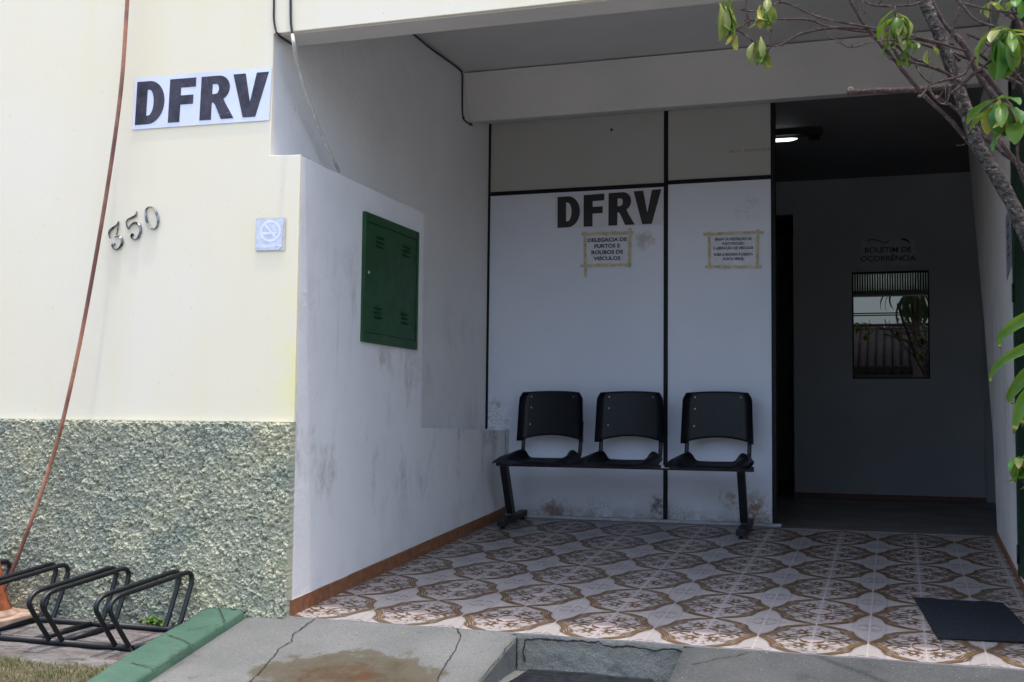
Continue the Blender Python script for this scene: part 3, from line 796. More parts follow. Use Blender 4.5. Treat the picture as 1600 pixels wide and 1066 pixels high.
# --- outdoor banner DFRV
e1_, e2_, e3_, e4_ = onY(212, 122, 4.557), onY(425, 105, 4.557), onY(421, 188, 4.557), onY(207, 203, 4.557)
off = Vector((0, -1, 0))
BN = thing('banner_sign', 'white paper DFRV banner with worn black letters on the cream wall outside', 'sign', (e4_.x, 4.557, e4_.z))
def quadprism(pts, mat, parent, name, t=.0016, nseg=14, wav=.0012):
    b = B(); p00, p10, p11, p01 = pts; g_ = []
    for i in range(nseg+1):
        g_.append([])
        for j in range(7):
            u, v = i/nseg, j/6; p = p00*(1-u)*(1-v)+p10*u*(1-v)+p11*u*v+p01*(1-u)*v
            g_[-1].append(b.bm.verts.new(p + off*(t + wav*(noise.noise(p*11)*.5)*(1 if 0 < i < nseg and 0 < j < 6 else 0))))
    for i in range(nseg):
        for j in range(6): b.bm.faces.new((g_[i][j], g_[i+1][j], g_[i+1][j+1], g_[i][j+1])).smooth = True
    return obj(name, b, mat, parent)
quadprism((e4_, e3_, e2_, e1_), 'banner', BN, 'banner_sheet')
dfrv(e4_, e3_, e2_, e1_, off, 'letters', BN, gap=.085, marg=.018, top=.085)
# --- indoor DFRV banner
q = [onY(*p, 7.4985) for p in ((868, 358), (1036, 351), (1037, 294), (868, 307))]
BN2 = thing('banner_sign', 'white DFRV banner with solid black letters on the partition under the black rail', 'sign', tuple(q[0]))
quadprism(tuple(q), 'banner_in', BN2, 'banner_sheet', wav=.0006)
dfrv(*q, off, 'ink', BN2, gap=.085, marg=.02, top=.03)

# --- taped notices
def notice(px, lines, label, sizes, tapeq, ys_, mat='paper', tilt=0, inkm='ink', bold=.0006, sx=1.08, Y=7.498):
    q = [onY(*p, Y) for p in px]            # bl br tr tl
    c = (q[0]+q[2])/2
    T = thing('notice', label, 'notice', (c.x, Y, min(v.z for v in q)))
    quadprism(tuple(q), mat, T, 'paper_sheet', t=.001, wav=.004)
    for (u0, v0, u1, v1, wd) in tapeq:
        a = q[0]*(1-u0)*(1-v0)+q[1]*u0*(1-v0)+q[2]*u0*v0+q[3]*(1-u0)*v0
        d = q[0]*(1-u1)*(1-v1)+q[1]*u1*(1-v1)+q[2]*u1*v1+q[3]*(1-u1)*v1
        b = B(); t = (d-a).normalized(); s_ = t.cross(off)*wd; k = 8; pr = None
        for i in range(k+1):
            p = a.lerp(d, i/k)+s_*noise.noise(a*7+Vector((i*.8, 0, 0)))*.3
            cur = (b.bm.verts.new(p+s_+off*(.0032+.0003*(u0 != u1))), b.bm.verts.new(p-s_+off*(.0032+.0003*(u0 != u1))))
            if pr: b.bm.faces.new((pr[0], cur[0], cur[1], pr[1]))
            pr = cur
        obj('tape', b, 'tape', T)
    ax = ((q[1]-q[0])+(q[2]-q[3])).normalized(); up = ((q[3]-q[0])+(q[2]-q[1])).normalized()
    for s_, sz, vy in zip(lines, sizes, ys_):
        me = text_mesh(s_, sz, bold, .0004, sx)
        o0 = (q[0]+q[1])/2*(1-vy) + (q[3]+q[2])/2*vy
        stand(me, lambda x, y, z: o0+ax*x+up*y+off*(.0040+z)); link_mesh('text_line', me, inkm, T, None)
    return T
notice([(914, 416), (984, 414), (985, 363), (913, 365)], ['DELEGACIA DE', 'FURTOS E', 'ROUBOS DE', 'VEÍCULOS'],
       'taped notice reading delegacia de furtos e roubos de veículos below the indoor banner', [.0345]*4,
       [(-.06, .98, 1.06, .98, .011), (-.1, .01, 1.04, .01, .010), (.01, -.34, .01, 1.05, .010), (.99, -.08, .99, 1.12, .011)], [.78, .59, .40, .21], sx=1.16, bold=.0011)
notice([(1109, 416), (1183, 416), (1184, 365), (1108, 367)], ['BAIXA DE RESTRIÇÃO DE', 'FURTO/ROUBO', 'E LIBERAÇÃO DE VEÍCULOS', 'SUBA A ESCADA À DIREITA', 'PORTA VERDE'],
       'taped notice about baixa de restrição on the right partition panel beside the doorway', [.0245]*5,
       [(-.12, 1.02, 1.12, 1.02, .009), (-.1, -.02, 1.1, -.02, .009), (0, -.08, 0, 1.1, .009), (1, -.08, 1, 1.12, .009)], [.84, .70, .56, .36, .22], sx=.84, bold=.0006, inkm='soft_ink')
notice([(1345, 416), (1430, 415), (1430, 375), (1345, 377)], ['BOLETIM DE', 'OCORRÊNCIA'],
       'dim notice boletim de ocorrência above the dark hall window', [.066]*2, [], [.62, .28], mat='paper_dim', Y=YB-.003, bold=.0012, inkm='soft_ink')
# torn strips of black tape above the hall notice
for pp in (((1355, 377), (1362, 374), (1372, 376), (1382, 380), (1390, 376)), ((1408, 374), (1416, 375), (1421, 379))):
    pr = None; b = B()
    for i, p in enumerate(pp):
        c = onY(*p, YB-.009); wv_ = .006*(1+i*.5) if pp[0][0] > 1400 else .004
        cur = (b.bm.verts.new(c+Vector((0, 0, wv_))), b.bm.verts.new(c-Vector((0, 0, wv_))))
        if pr: b.bm.faces.new((pr[0], cur[0], cur[1], pr[1]))
        pr = cur
    tag(obj('torn_tape', b, 'ink'), 'long wavy torn black tape scrap above the dim hall notice' if pp[0][0] < 1400 else 'short torn black tape scrap above the right corner of the hall notice', 'tape')
# paper on the right wall
b = B(); RX = .5505
q = [Vector((RX, 6.50, .755)), Vector((RX, 6.235, .80)), Vector((RX, 6.235, 1.115)), Vector((RX, 6.50, 1.085))]
PS = thing('wall_paper_notice', 'small grey paper notice on the right wall beside the green door', 'notice', (RX, 6.37, .76))
b.prism(q, (-.0015, 0, 0)); obj('paper_sheet', b, 'paper_grey', PS)
for k, (u, l) in enumerate(((.25, .5), (.45, .6), (.65, .45), (.78, .55))):
    b = B(); z = .80+.29*(1-u); b.box(RX-.003, RX-.0022, 6.30, 6.30+.17*l*1.3, z, z+.012); obj('text_line', b, 'soft_ink', PS)

for x0_, y0_, x1_, y1_, w_, lb in ((1138, 237, 1203, 233, .008, 'faint strip of old tape residue on the upper right partition panel'),):
    b = B(); a, c = onY(x0_, y0_, 7.4995), onY(x1_, y1_, 7.4995); b.prism([a-Vector((0, 0, w_)), c-Vector((0, 0, w_*.8)), c+Vector((0, 0, w_)), a+Vector((0, 0, w_*.6))], (0, -.0008, 0)); tag(obj('tape_residue', b, 'residue'), lb, 'tape')
b = B(); b.disc(onY(955.5, 203, 7.501), .009, (0, -1, 0), .006, 10); tag(obj('screw_head', b, 'black_metal'), 'tiny dark screw head on the upper left partition panel', 'screw')
# --- no smoking plate
q = [onY(*p, 4.557) for p in ((400, 393), (445.5, 391.5), (447, 340), (400.5, 341.5))]
NS = thing('no_smoking_sign', 'small pale faded no smoking plate near the wall corner', 'sign', (q[0].x, 4.557, q[0].z))
quadprism(tuple(q), 'plate_back', NS, 'back_plate', wav=0)
def qm(u, v): return q[0]*(1-u)*(1-v)+q[1]*u*(1-v)+q[2]*u*v+q[3]*(1-u)*v
b = B(); pp = [qm(.02, .03), qm(.80, .03), qm(.89, .12), qm(.93, .97), qm(.02, .96)]; b.prism([p+off*.0022 for p in pp], off*.0015); obj('plate', b, 'ghost_plate', NS)
def ring2(cx, cz, r, w_, n=36, rz=None):
    b = B(); A = []; 
    for k in range(n):
        t = 2*math.pi*k/n; A.append((b.bm.verts.new(qm(cx+(r+w_)*math.cos(t), cz+(r+w_)*math.sin(t)*.92)+off*.0045), b.bm.verts.new(qm(cx+(r-w_)*math.cos(t), cz+(r-w_)*math.sin(t)*.92)+off*.0045)))
    for k in range(n): b.bm.faces.new((A[k][0], A[(k+1) % n][0], A[(k+1) % n][1], A[k][1]))
    return b
obj('ring', ring2(.50, .60, .32, .035), 'ghost_white', NS)
b = B(); b.face([qm(u, v)+off*.0048 for u, v in ((.26, .80), (.31, .85), (.74, .40), (.69, .35))]); obj('slash', b, 'ghost_white', NS)
b = B(); b.face([qm(u, v)+off*.0046 for u, v in ((.24, .50), (.64, .50), (.64, .57), (.24, .57))]); b.face([qm(u, v)+off*.0046 for u, v in ((.66, .50), (.72, .50), (.72, .57), (.66, .57))])
b.face([qm(u, v)+off*.0046 for u, v in ((.62, .60), (.75, .60), (.75, .63), (.62, .63))]); b.face([qm(u, v)+off*.0046 for u, v in ((.60, .62), (.63, .62), (.60, .78), (.57, .78))]); obj('cigarette', b, 'ghost_white', NS)
me = text_mesh('PROIBIDO FUMAR', .0165, .0004, .0003); stand(me, lambda x, y, z: qm(.46, .135)+Vector((x, 0, y))+off*(.0046+z)); link_mesh('text_line', me, 'ghost_white', NS, None)

# --- house number digits, each a casting of its own
def stroke_outline(pts):
    """closed smooth outline of a stroke with varying half width: (x, y, w)"""
    P = []
    for i in range(len(pts)-1):
        p0, p1, p2, p3 = pts[max(i-1, 0)], pts[i], pts[i+1], pts[min(i+2, len(pts)-1)]
        for k in range(6):
            t = k/6; P.append(tuple(.5*((2*p1[a])+(-p0[a]+p2[a])*t+(2*p0[a]-5*p1[a]+4*p2[a]-p3[a])*t*t+(-p0[a]+3*p1[a]-3*p2[a]+p3[a])*t**3) for a in range(3)))
    P.append(pts[-1]); return P
def digit(strokes, blobs, label, ang, name):
    """strokes given in photograph pixels on the facade plane"""
    allp = [onY(x, y, 4.557) for s_ in strokes for x, y, _ in s_]
    org = Vector((sum(p.x for p in allp)/len(allp), 4.557, min(p.z for p in allp)))
    b = B()
    for s_ in strokes:
        P = stroke_outline(s_); pts = [onY(x, y, 4.553) for x, y, _ in P]; ws = [max(.0012, w_*.0024) for *_, w_ in P]
        n_ = len(pts); rings = []
        for i in range(n_):
            t = (pts[min(i+1, n_-1)]-pts[max(i-1, 0)]).normalized(); s2 = t.cross(Vector((0, 1, 0))); w_ = ws[i]
            hh = min(.008, .004+w_*.8)
            rings.append([b.bm.verts.new(pts[i]+s2*a*w_+off*h) for a, h in ((1, -.003), (1, hh*.55), (.45, hh), (0, hh*.7), (-.45, hh), (-1, hh*.55), (-1, -.003))])
        for i in range(n_-1):
            for k in range(6): b.bm.faces.new((rings[i][k], rings[i][k+1], rings[i+1][k+1], rings[i+1][k]))
        b.bm.faces.new(rings[0]); b.bm.faces.new(rings[-1])
    for x, y, r in blobs: b.disc(onY(x, y, 4.5565), r*.0024, (0, -1, 0), .008, 14)
    o = obj(name, b, 'chrome_dark', None, origin=org); return tag(o, label, 'house number', 'metal house number digits')
sc = 140/1492
C_ = lambda L: [(140+x*sc, 310+y*sc, w_) for x, y, w_ in L]
digit([C_([(340, 665, .4), (325, 590, 1.3), (350, 530, 1.9), (410, 480, 1.7), (460, 440, 1.2), (487, 385, .4)]),
       C_([(485, 400, .4), (478, 470, .9), (468, 540, .7), (450, 610, .6)]),
       C_([(415, 650, .5), (470, 630, 1.0), (520, 650, 1.8), (545, 720, 2.3), (520, 800, 1.9), (455, 855, 1.0), (400, 835, .8), (375, 790, .8), (385, 755, .8)])],
      [(140+405*sc, 310+765*sc, 3.2)], 'silver metal numeral 3, lowest and leftmost of the house number', 0, 'number_digit')
digit([C_([(785, 215, .4), (775, 280, 1.5), (720, 320, 2.1), (650, 350, 1.6), (615, 390, .9)]),
       C_([(612, 385, .8), (620, 450, .8), (650, 520, .9)]),
       C_([(650, 520, .6), (690, 450, 1.0), (760, 410, 1.9), (830, 450, 2.5), (850, 540, 2.3), (820, 640, 1.7), (760, 690, 1.0), (705, 665, .8), (690, 620, .8)])],
      [(140+715*sc, 310+610*sc, 3.0)], 'silver metal numeral 5, in the middle of the house number', 0, 'number_digit')
digit([C_([(1010, 140, .8), (950, 180, 1.3), (935, 280, 1.9), (960, 400, 1.8), (1020, 490, 1.2), (1075, 515, .9), (1130, 460, 1.3), (1140, 360, 1.9), (1110, 240, 1.8), (1060, 165, 1.1), (1010, 140, .8)])],
      [], 'silver metal numeral 0, highest and rightmost of the house number', 0, 'number_digit')

# --- drain hose hanging from above
def smooth_path(pts, k=8):
    pts = [Vector(p) for p in pts]; out = []
    for i in range(len(pts)-1):
        p0, p1, p2, p3 = pts[max(i-1, 0)], pts[i], pts[i+1], pts[min(i+2, len(pts)-1)]
        for j in range(k):
            t = j/k; out.append(.5*((2*p1)+(-p0+p2)*t+(2*p0-5*p1+4*p2-p3)*t*t+(-p0+3*p1-3*p2+p3)*t**3))
    out.append(pts[-1]); return out
pts = [onY(203, -60, 4.48), onY(199, 0, 4.48), onY(190, 130, 4.48), onY(173, 260, 4.48), onY(150, 400, 4.47), onY(124, 540, 4.46), onY(95, 670, 4.45), onY(68, 760, 4.44), onY(40, 838, 4.42), onY(18, 895, 4.40), onY(2, 930, 4.38), onY(-20, 965, 4.36)]
b = B(); b.tube(smooth_path(pts, 6), .0095, 12)
tag(obj('drain_hose', b, 'hose'), 'long rusty brown hose hanging down across the cream wall behind the bicycle rack', 'hose')

# --- cables
def cable(name, pts, r, mat, label, lumps=()):
    b = B(); b.tube(smooth_path(pts, 6), r, 8)
    for p in lumps:
        p = Vector(p); b.tube([p-Vector((.006, 0, .008)), p, p+Vector((.006, 0, .008))], [r*.8, r*2.0, r*.8], 8)
    return tag(obj(name, b, mat), label, 'cable')
cable('cable', [onY(427, -40, 4.553), onY(428, 0, 4.553), onY(428, 30, 4.553), onY(431, 48, 4.550), onY(433, 52, 4.553), onZ(440, 59, 1.741), onZ(450, 65, 1.741), onX(457, 69.5, -2.679), onX(466, 70.5, -2.679)], .0048, 'cable_black',
      'thin black cable hugging the wall corner and beam end at the porch top')
cable('cable', [onY(454, -40, 4.552), onY(454, 0, 4.552), onY(454.5, 35, 4.550), onY(457, 55, 4.548)], .0056, 'cable_black', 'short black cable running down the fascia above the pale drooping one')
cable('cable', [onY(457, 55, 4.548), onX(459, 68, -2.55), onX(465, 100, -2.59), onX(476, 140, -2.60), onX(488, 172, -2.61), onX(504, 214, -2.62), onX(519, 246, -2.62), onX(530, 268, -2.63)], .0085, 'cable_grey',
      'pale grey cable drooping from the beam to the top of the low wall')
cable('cable', [onX(640, 50, -2.681), onX(648, 55, -2.681), onX(672, 75, -2.681), onX(697, 93, -2.681), onX(716, 107, -2.681), onX(722, 116, -2.681), onX(722.5, 145, -2.681), onX(723, 180, -2.681), onX(728, 190, -2.681), onX(738, 196, -2.681)], .0058, 'cable_black',
      'black cable running along the porch ceiling corner and down the beam', [onX(735, 194, -2.681), onX(724, 184, -2.681)])

# --- waiting bench
WB = thing('waiting_bench', 'black three seat waiting bench against the partition', 'bench', (-1.6, 7.1, floor_z(7.1)))
zb0 = -.262
b = B(); b.box(-2.43, -.815, 6.985, 7.035, zb0-.030, zb0); b.bevel(.004, 2); obj('beam', b, 'black_metal', WB)
for cx in (-2.165, -1.635, -1.075):
    sw, sd = .260, .215
    b = B(); n_, m_ = 28, 18; g2 = []
    for i in range(n_+1):
        u = -1+2*i/n_; g2.append([])
        for j in range(m_+1):
            v = -1+2*j/m_                         # v = -1 front, 1 rear
            ear = math.exp(-((abs(u)-.82)/.22)**4)*(.046 + .010*v)*(.55+.45*min(1, (v+1)*1.3))
            lip = -.014*max(0, abs(u)-.82)/.18
            z = zb0 + .012 + ear*(.75+.25*v) + lip*1.1 - .010*(1-u*u) + .030*max(0, v-.5)*2*(1-abs(u)**4)*.6 - .022*(max(0, -v-.55)/.45)**1.6*(1-.8*abs(u)**3) + .012*math.cos(u*2.4)*max(0, -v)
            wx = sw*(1-.06*max(0, v)) ; rx = 1-.10*abs(v)**5
            g2[-1].append(b.bm.verts.new((cx+u*wx*rx, 7.03+v*sd*(1-.10*abs(u)**5), z)))
    for i in range(n_):
        for j in range(m_): b.bm.faces.new((g2[i][j], g2[i+1][j], g2[i+1][j+1], g2[i][j+1])).smooth = True
    r_ = bmesh.ops.solidify(b.bm, geom=b.bm.faces[:], thickness=.010)
    obj('seat', b, 'seat_plastic', WB, smooth=True)
    # backrest shell
    b = B(); n_, m_ = 30, 20; g2 = []; z_lo, z_hi = -.125, .197
    for i in range(n_+1):
        u = -1+2*i/n_; g2.append([])
        for j in range(m_+1):
            v = j/m_
            lo = z_lo - .010
            if abs(u) < .86: lo = z_lo + .030*(1-(abs(u)/.86)**2)
            hi = z_hi - .010*u*u
            z = lo+(hi-lo)*v
            wdt = .228 - .012*v - .022*max(0, v-.88)/.12*(abs(u) > .5)*abs(u)
            dep = -.035*max(0, (abs(u)-.80)/.20)**1.3 + .020*(1-u*u)
            g2[-1].append(b.bm.verts.new((cx+u*wdt, 7.325+dep+.07*(z-z_lo), z)))
    for i in range(n_):
        for j in range(m_): b.bm.faces.new((g2[i][j], g2[i+1][j], g2[i+1][j+1], g2[i][j+1])).smooth = True
    bmesh.ops.solidify(b.bm, geom=b.bm.faces[:], thickness=.008)
    bk = obj('backrest', b, 'seat_plastic', WB, smooth=True)
    for u, z in ((-.66, .158), (.66, .158), (-.66, .085), (-.68, -.025), (.68, -.025), (.66, .085), (-.30, .158), (.30, .158), (0, .085)):
        yy = 7.325 + .020*(1-u*u) + .07*(z-z_lo)
        big_ = abs(u) > .5
        if not big_ and cx == -2.165 and u: continue
        b = B(); b.disc((cx+u*.218, yy-.009, z), .0058 if big_ and u < 0 else .0042, (0, -1, 0), .003, 10)
        obj('rivet', b, 'brass' if big_ and (u < 0 or z > .15) else 'black_metal', bk)
    for s_ in (-1, 1):
        b = B(); x = cx+s_*.196
        b.tube(smooth_path([(x, 7.05, zb0-.004), (x, 7.20, zb0-.002), (x, 7.29, zb0+.015), (x, 7.328, zb0+.06), (x, 7.348, -.12), (x, 7.368, .0)], 5), .0135, 10, squash=.75)
        obj('back_support', b, 'black_metal', WB)
for xl in (-2.385, -.975+.085):
    b = B(); zf_ = floor_z(7.3)
    b.prism([(xl-.022, 6.985, zb0-.031), (xl-.022, 7.050, zb0-.031), (xl-.022, 7.20, zf_+.062), (xl-.022, 7.135, zf_+.062)], (.044, 0, 0)); b.bevel(.004, 2); obj('leg', b, 'black_metal', WB)
    b = B(); ya, yb_ = 6.965, 7.44
    b.prism([(xl-.025, ya, floor_z(ya)+.022), (xl-.025, yb_, floor_z(yb_)+.022), (xl-.025, yb_, floor_z(yb_)+.060), (xl-.025, ya, floor_z(ya)+.060)], (.05, 0, 0)); b.bevel(.003, 2)
    ft = obj('foot', b, 'black_metal', WB)
    b = B(); b.box(xl-.019, xl+.019, ya-.003, ya+.004, floor_z(ya)+.028, floor_z(ya)+.056); b.bevel(.001, 1); obj('end_cap', b, 'rubber', ft)
    for yy in (ya+.035, yb_-.035):
        b = B(); z = floor_z(yy); b.tube([(xl, yy, z+.002), (xl, yy, z+.012), (xl, yy, z+.022)], [.016, .014, .007], 12); obj('glide', b, 'rubber', ft)
b = B(); b.box(-1.365, -1.318, 6.981, 6.9845, zb0-.018, zb0-.002); lt = obj('label_plate', b, 'paper', WB)
b = B()
for k in range(4): b.box(-1.358+k*.010, -1.352+k*.010, 6.9795, 6.9805, zb0-.013, zb0-.007)
obj('label_print', b, 'ink', lt)

# --- fluorescent lamp under the hall ceiling
LP = thing('ceiling_lamp', 'lit fluorescent tube lamp under the dark hall ceiling', 'lamp', (-.9, 8.72, 2.17))
ly = 8.70
b = B(); b.box(-1.65, -.50, ly-.05, ly+.05, 2.135, 2.176); b.bevel(.003, 1); obj('housing', b, 'dark_slot', LP)
b = B(); b.tube([(-1.60, ly-.02, 2.104), (-.735, ly-.02, 2.104), (-.70, ly-.02, 2.106), (-.68, ly-.02, 2.108)], [.0125, .0125, .008, .002], 12); obj('tube', b, 'glow', LP)
b = B(); b.box(-.60, -.52, ly-.03, ly+.03, 2.098, 2.134); obj('tube_holder', b, 'black_rail', LP)

LP2 = thing('ceiling_lamp', 'fluorescent tube glowing behind the ribbed glass of the hall window', 'lamp', (-.05, YB+.42, 1.42))
b = B(); b.box(-.36, .27, YB+.38, YB+.46, 1.40, 1.44); obj('housing', b, 'galv', LP2)
b = B(); b.tube([(-.34, YB+.42, 1.375), (.25, YB+.42, 1.375)], .016, 10); obj('tube', b, 'glow_back', LP2)
b = B(); b.tube([(-.25, YB+.42, 1.44), (-.25, YB+.42, 2.17)], .004, 6); obj('hanger', b, 'galv', LP2)
b = B(); b.tube([(.16, YB+.42, 1.44), (.16, YB+.42, 2.17)], .004, 6); obj('hanger', b, 'galv', LP2)
# --- mats
def matobj(name, corners, zf, t, mat, label):
    b = B(); c0, c1, c2, c3 = [Vector((x, y, 0)) for x, y in corners]; n_ = 26; top_ = []; 
    for i in range(n_+1):
        top_.append([])
        for j in range(n_+1):
            u, v = i/n_, j/n_; p = c0*(1-u)*(1-v)+c1*u*(1-v)+c2*u*v+c3*(1-u)*v
            e = max(abs(u-.5), abs(v-.5))*2
            lift = .006*max(0, e-.75)/.25*(.5+noise.noise(Vector((p.x*5, p.y*5, 1)))) + .0015*noise.noise(Vector((p.x*9, p.y*9, 3)))
            rib = .0008 if j % 2 else 0
            top_[-1].append(b.bm.verts.new((p.x, p.y, zf(p.y)+t+max(0, lift)+rib)))
    for i in range(n_):
        for j in range(n_): b.bm.faces.new((top_[i][j], top_[i+1][j], top_[i+1][j+1], top_[i][j+1]))
    ring = [top_[i][0] for i in range(n_+1)]+[top_[n_][j] for j in range(1, n_+1)]+[top_[i][n_] for i in range(n_-1, -1, -1)]+[top_[0][j] for j in range(n_-1, 0, -1)]
    low = [b.bm.verts.new((v.co.x, v.co.y, v.co.z-t*.8)) for v in ring]
    for k in range(len(ring)): b.bm.faces.new((ring[k], ring[(k+1) % len(ring)], low[(k+1) % len(ring)], low[k]))
    return tag(obj(name, b, mat), label, 'doormat')
matobj('doormat', [(.140, 4.895), (.520, 4.915), (.432, 5.605), (.062, 5.590)], floor_z, .007, 'rubber', 'black rubber doormat lying askew on the patterned tiles')
pts = [onZ(828, 1046, -1.004), onZ(1020, 1062, -1.004)]
matobj('doormat', [(pts[0].x-.02, 3.90), (pts[1].x-.01, 3.90), (pts[1].x, pts[1].y), (pts[0].x, pts[0].y)], lambda y: -1.012, .007, 'wet_rubber', 'shiny black mat on the low landing below the concrete riser')

# --- bicycle rack
RK = thing('bicycle_rack', 'black tubular bicycle rack on the concrete strip by the rough wall', 'bicycle rack', (-3.5, 4.28, yard_z(4.28)))
ry = lambda y: yard_z(y)+.018
yf, yr = 4.150, 4.440
b = B(); b.tube([(-5.0, yf, ry(yf)), (-3.04, yf, ry(yf))], .0135, 12); b.tube([(-5.0, yr, ry(yr)), (-2.955, yr, ry(yr))], .0135, 12); obj('base_rail', b, 'black_metal', RK)
for x0, x1 in ((-3.045, -2.962), (-3.55, -3.47), (-3.42, -3.34), (-3.86, -3.78)):
    b = B(); b.tube([(x0, yf+.01, ry(yf)), (x1, yr-.01, ry(yr))], .0125, 10); obj('cross_bar', b, 'black_metal', RK)
for xh in (-3.052, -3.120, -3.388, -3.456, -3.724, -3.792, -4.06, -4.128):
    # side profile of the hoop: leans out at the front, rises to the back, drops to the rear rail
    ang = .02
    prof = [(yf-.004, ry(yf)+.008), (4.105, -.905), (4.055, -.835), (4.035, -.805), (4.030, -.782), (4.045, -.760), (4.085, -.742), (4.20, -.728), (4.38, -.706), (4.475, -.694), (4.508, -.700), (4.520, -.722), (4.512, -.758), (4.485, -.830), (4.450, -.915), (yr+.002, ry(yr)+.008)]
    b = B(); b.tube(smooth_path([(xh+(y-yf)*.12, y, z) for y, z in prof], 4), .0108, 10); obj('hoop', b, 'black_metal', RK)

# --- traffic cone at the left edge
cx, cyy = -4.005, 4.36; cz = yard_z(4.36)+.01
TC = thing('traffic_cone', 'faded orange traffic cone with dusty flared base behind the bicycle rack', 'traffic cone', (cx, cyy, cz))
b = B(); prof = [(.125, .045), (.120, .055), (.100, .11), (.085, .17), (.060, .27), (.040, .37), (.024, .45), (.022, .455)]
b.tube([(cx, cyy, cz+h) for r, h in prof], [r for r, h in prof], 32); obj('cone_body', b, 'cone_orange', TC)
b = B(); s_ = .205; pts2 = []
for k in range(32):
    t = 2*math.pi*k/32+.35; q_ = max(abs(math.cos(t)), abs(math.sin(t))); r = min(s_/q_, s_*1.25); pts2.append((cx+r*math.cos(t-.2), cyy+r*math.sin(t-.2)*.82, cz+.005+.010*math.sin(t)))
b.prism(pts2, (0, 0, .030)); b.bevel(.006, 2); b.tube([(cx, cyy, cz+.03), (cx, cyy, cz+.048), (cx, cyy, cz+.060)], [.165, .14, .118], 32); obj('base', b, 'cone_base', TC)

# --- grass and weeds
b = B()
def blade(b, p, h, ang, lean, wd, mi):
    d = Vector((math.cos(ang), math.sin(ang), 0)); s_ = Vector((-d.y, d.x, 0))*wd; pr = None
    for k, t in enumerate((0, .4, .75, 1)):
        c = p+Vector((0, 0, h*t))+d*lean*h*t*t; w_ = s_*(1-t)**.7
        if k == 3: f = b.bm.faces.new((pr[0], pr[1], b.bm.verts.new(c))); f.material_index = mi
        else:
            cur = (b.bm.verts.new(c+w_), b.bm.verts.new(c-w_))
            if pr: f = b.bm.faces.new((pr[0], pr[1], cur[1], cur[0])); f.material_index = mi
            pr = cur
rnd = random.Random(3)
for i in range(15000):
    x = rnd.uniform(-4.6, -2.95); y = rnd.uniform(3.35, 3.99)
    e = 3.965 + .028*noise.noise(Vector((x*5, 1, 0))) + .015*noise.noise(Vector((x*16, 4, 0)))
    if y > e+.012: continue
    dens = .5+.6*noise.noise(Vector((x*7, y*7, 0)))
    if rnd.random() > dens+.35: continue
    blade(b, Vector((x, y, yard_z(y)-.012)), rnd.uniform(.008, .030), rnd.uniform(0, 6.28), rnd.uniform(.2, 1.4), rnd.uniform(.0010, .0022), 1 if rnd.random() < .40 else 0)
for i in range(260):     # tufts along the kerb
    y = rnd.uniform(3.5, 4.30); x = -2.955-abs(rnd.gauss(0, .018))-(.03 if rnd.random() < .3 else 0)
    if 4.2 < y < 4.25: continue
    blade(b, Vector((x, y, yard_z(y)-.002)), rnd.uniform(.012, .045), rnd.uniform(0, 6.28), rnd.uniform(.2, 1.2), .0015, 1 if rnd.random() < .6 else 0)
tag(obj('grass', b, ['blade', 'blade_dry']), 'short patchy half dry grass in front of the concrete strip', 'grass', kind='stuff')

def leaf(b, p, d, nrm, L, W, curl=.3, fold=.25, mi=0, n_=9, power=1.35, tipmi=None):
    """one leaf blade from p along d, bending towards -nrm"""
    d = Vector(d).normalized(); nrm = Vector(nrm); nrm = (nrm-d*nrm.dot(d)).normalized(); s_ = d.cross(nrm)
    rows = []; pos = Vector(p); a = 0
    for k in range(n_+1):
        t = k/n_; w_ = W*.5*max(.05, (math.sin(math.pi*min(1, t**power*.96+.02)))**.85)
        dd = d*math.cos(a)-nrm*math.sin(a); nn_ = nrm*math.cos(a)+d*math.sin(a)
        wav = .05*math.sin(k*1.9)*w_*2
        rows.append((b.bm.verts.new(pos+s_*w_+nn_*(fold*w_+wav)), b.bm.verts.new(pos+s_*w_*.5+nn_*fold*w_*.35), b.bm.verts.new(pos), b.bm.verts.new(pos-s_*w_*.5+nn_*fold*w_*.35), b.bm.verts.new(pos-s_*w_+nn_*(fold*w_-wav))))
        pos = pos+dd*L/n_; a += curl/n_*2
    for k in range(n_):
        for q in range(4):
            f = b.bm.faces.new((rows[k][q], rows[k][q+1], rows[k+1][q+1], rows[k+1][q])); f.smooth = True
            f.material_index = tipmi if (tipmi is not None and k >= n_-2) else mi
def weed(px, py, n_, r, label):
    c = onP(px, py, Vector((0, -.1, 1)), -.945-.456+.01); b = B()
    for i in range(n_):
        a = rnd.uniform(0, 6.28); el = rnd.uniform(.2, 1.1); p = c+Vector((rnd.gauss(0, r*.5), rnd.gauss(0, r*.12), rnd.uniform(0, r*.4)))
        leaf(b, p, (math.cos(a)*math.cos(el), math.sin(a)*math.cos(el)*.5-.2, math.sin(el)), (0, -.3, 1), rnd.uniform(.018, .034), rnd.uniform(.010, .018), .8, .2, 0, 4)
    tag(obj('weed', b, 'weed'), label, 'weed')
weed(238, 976, 45, .05, 'small bright green weed rooted at the wall foot behind the rack')
weed(282, 976, 16, .03, 'tiny green weed beside the end of the green kerb')

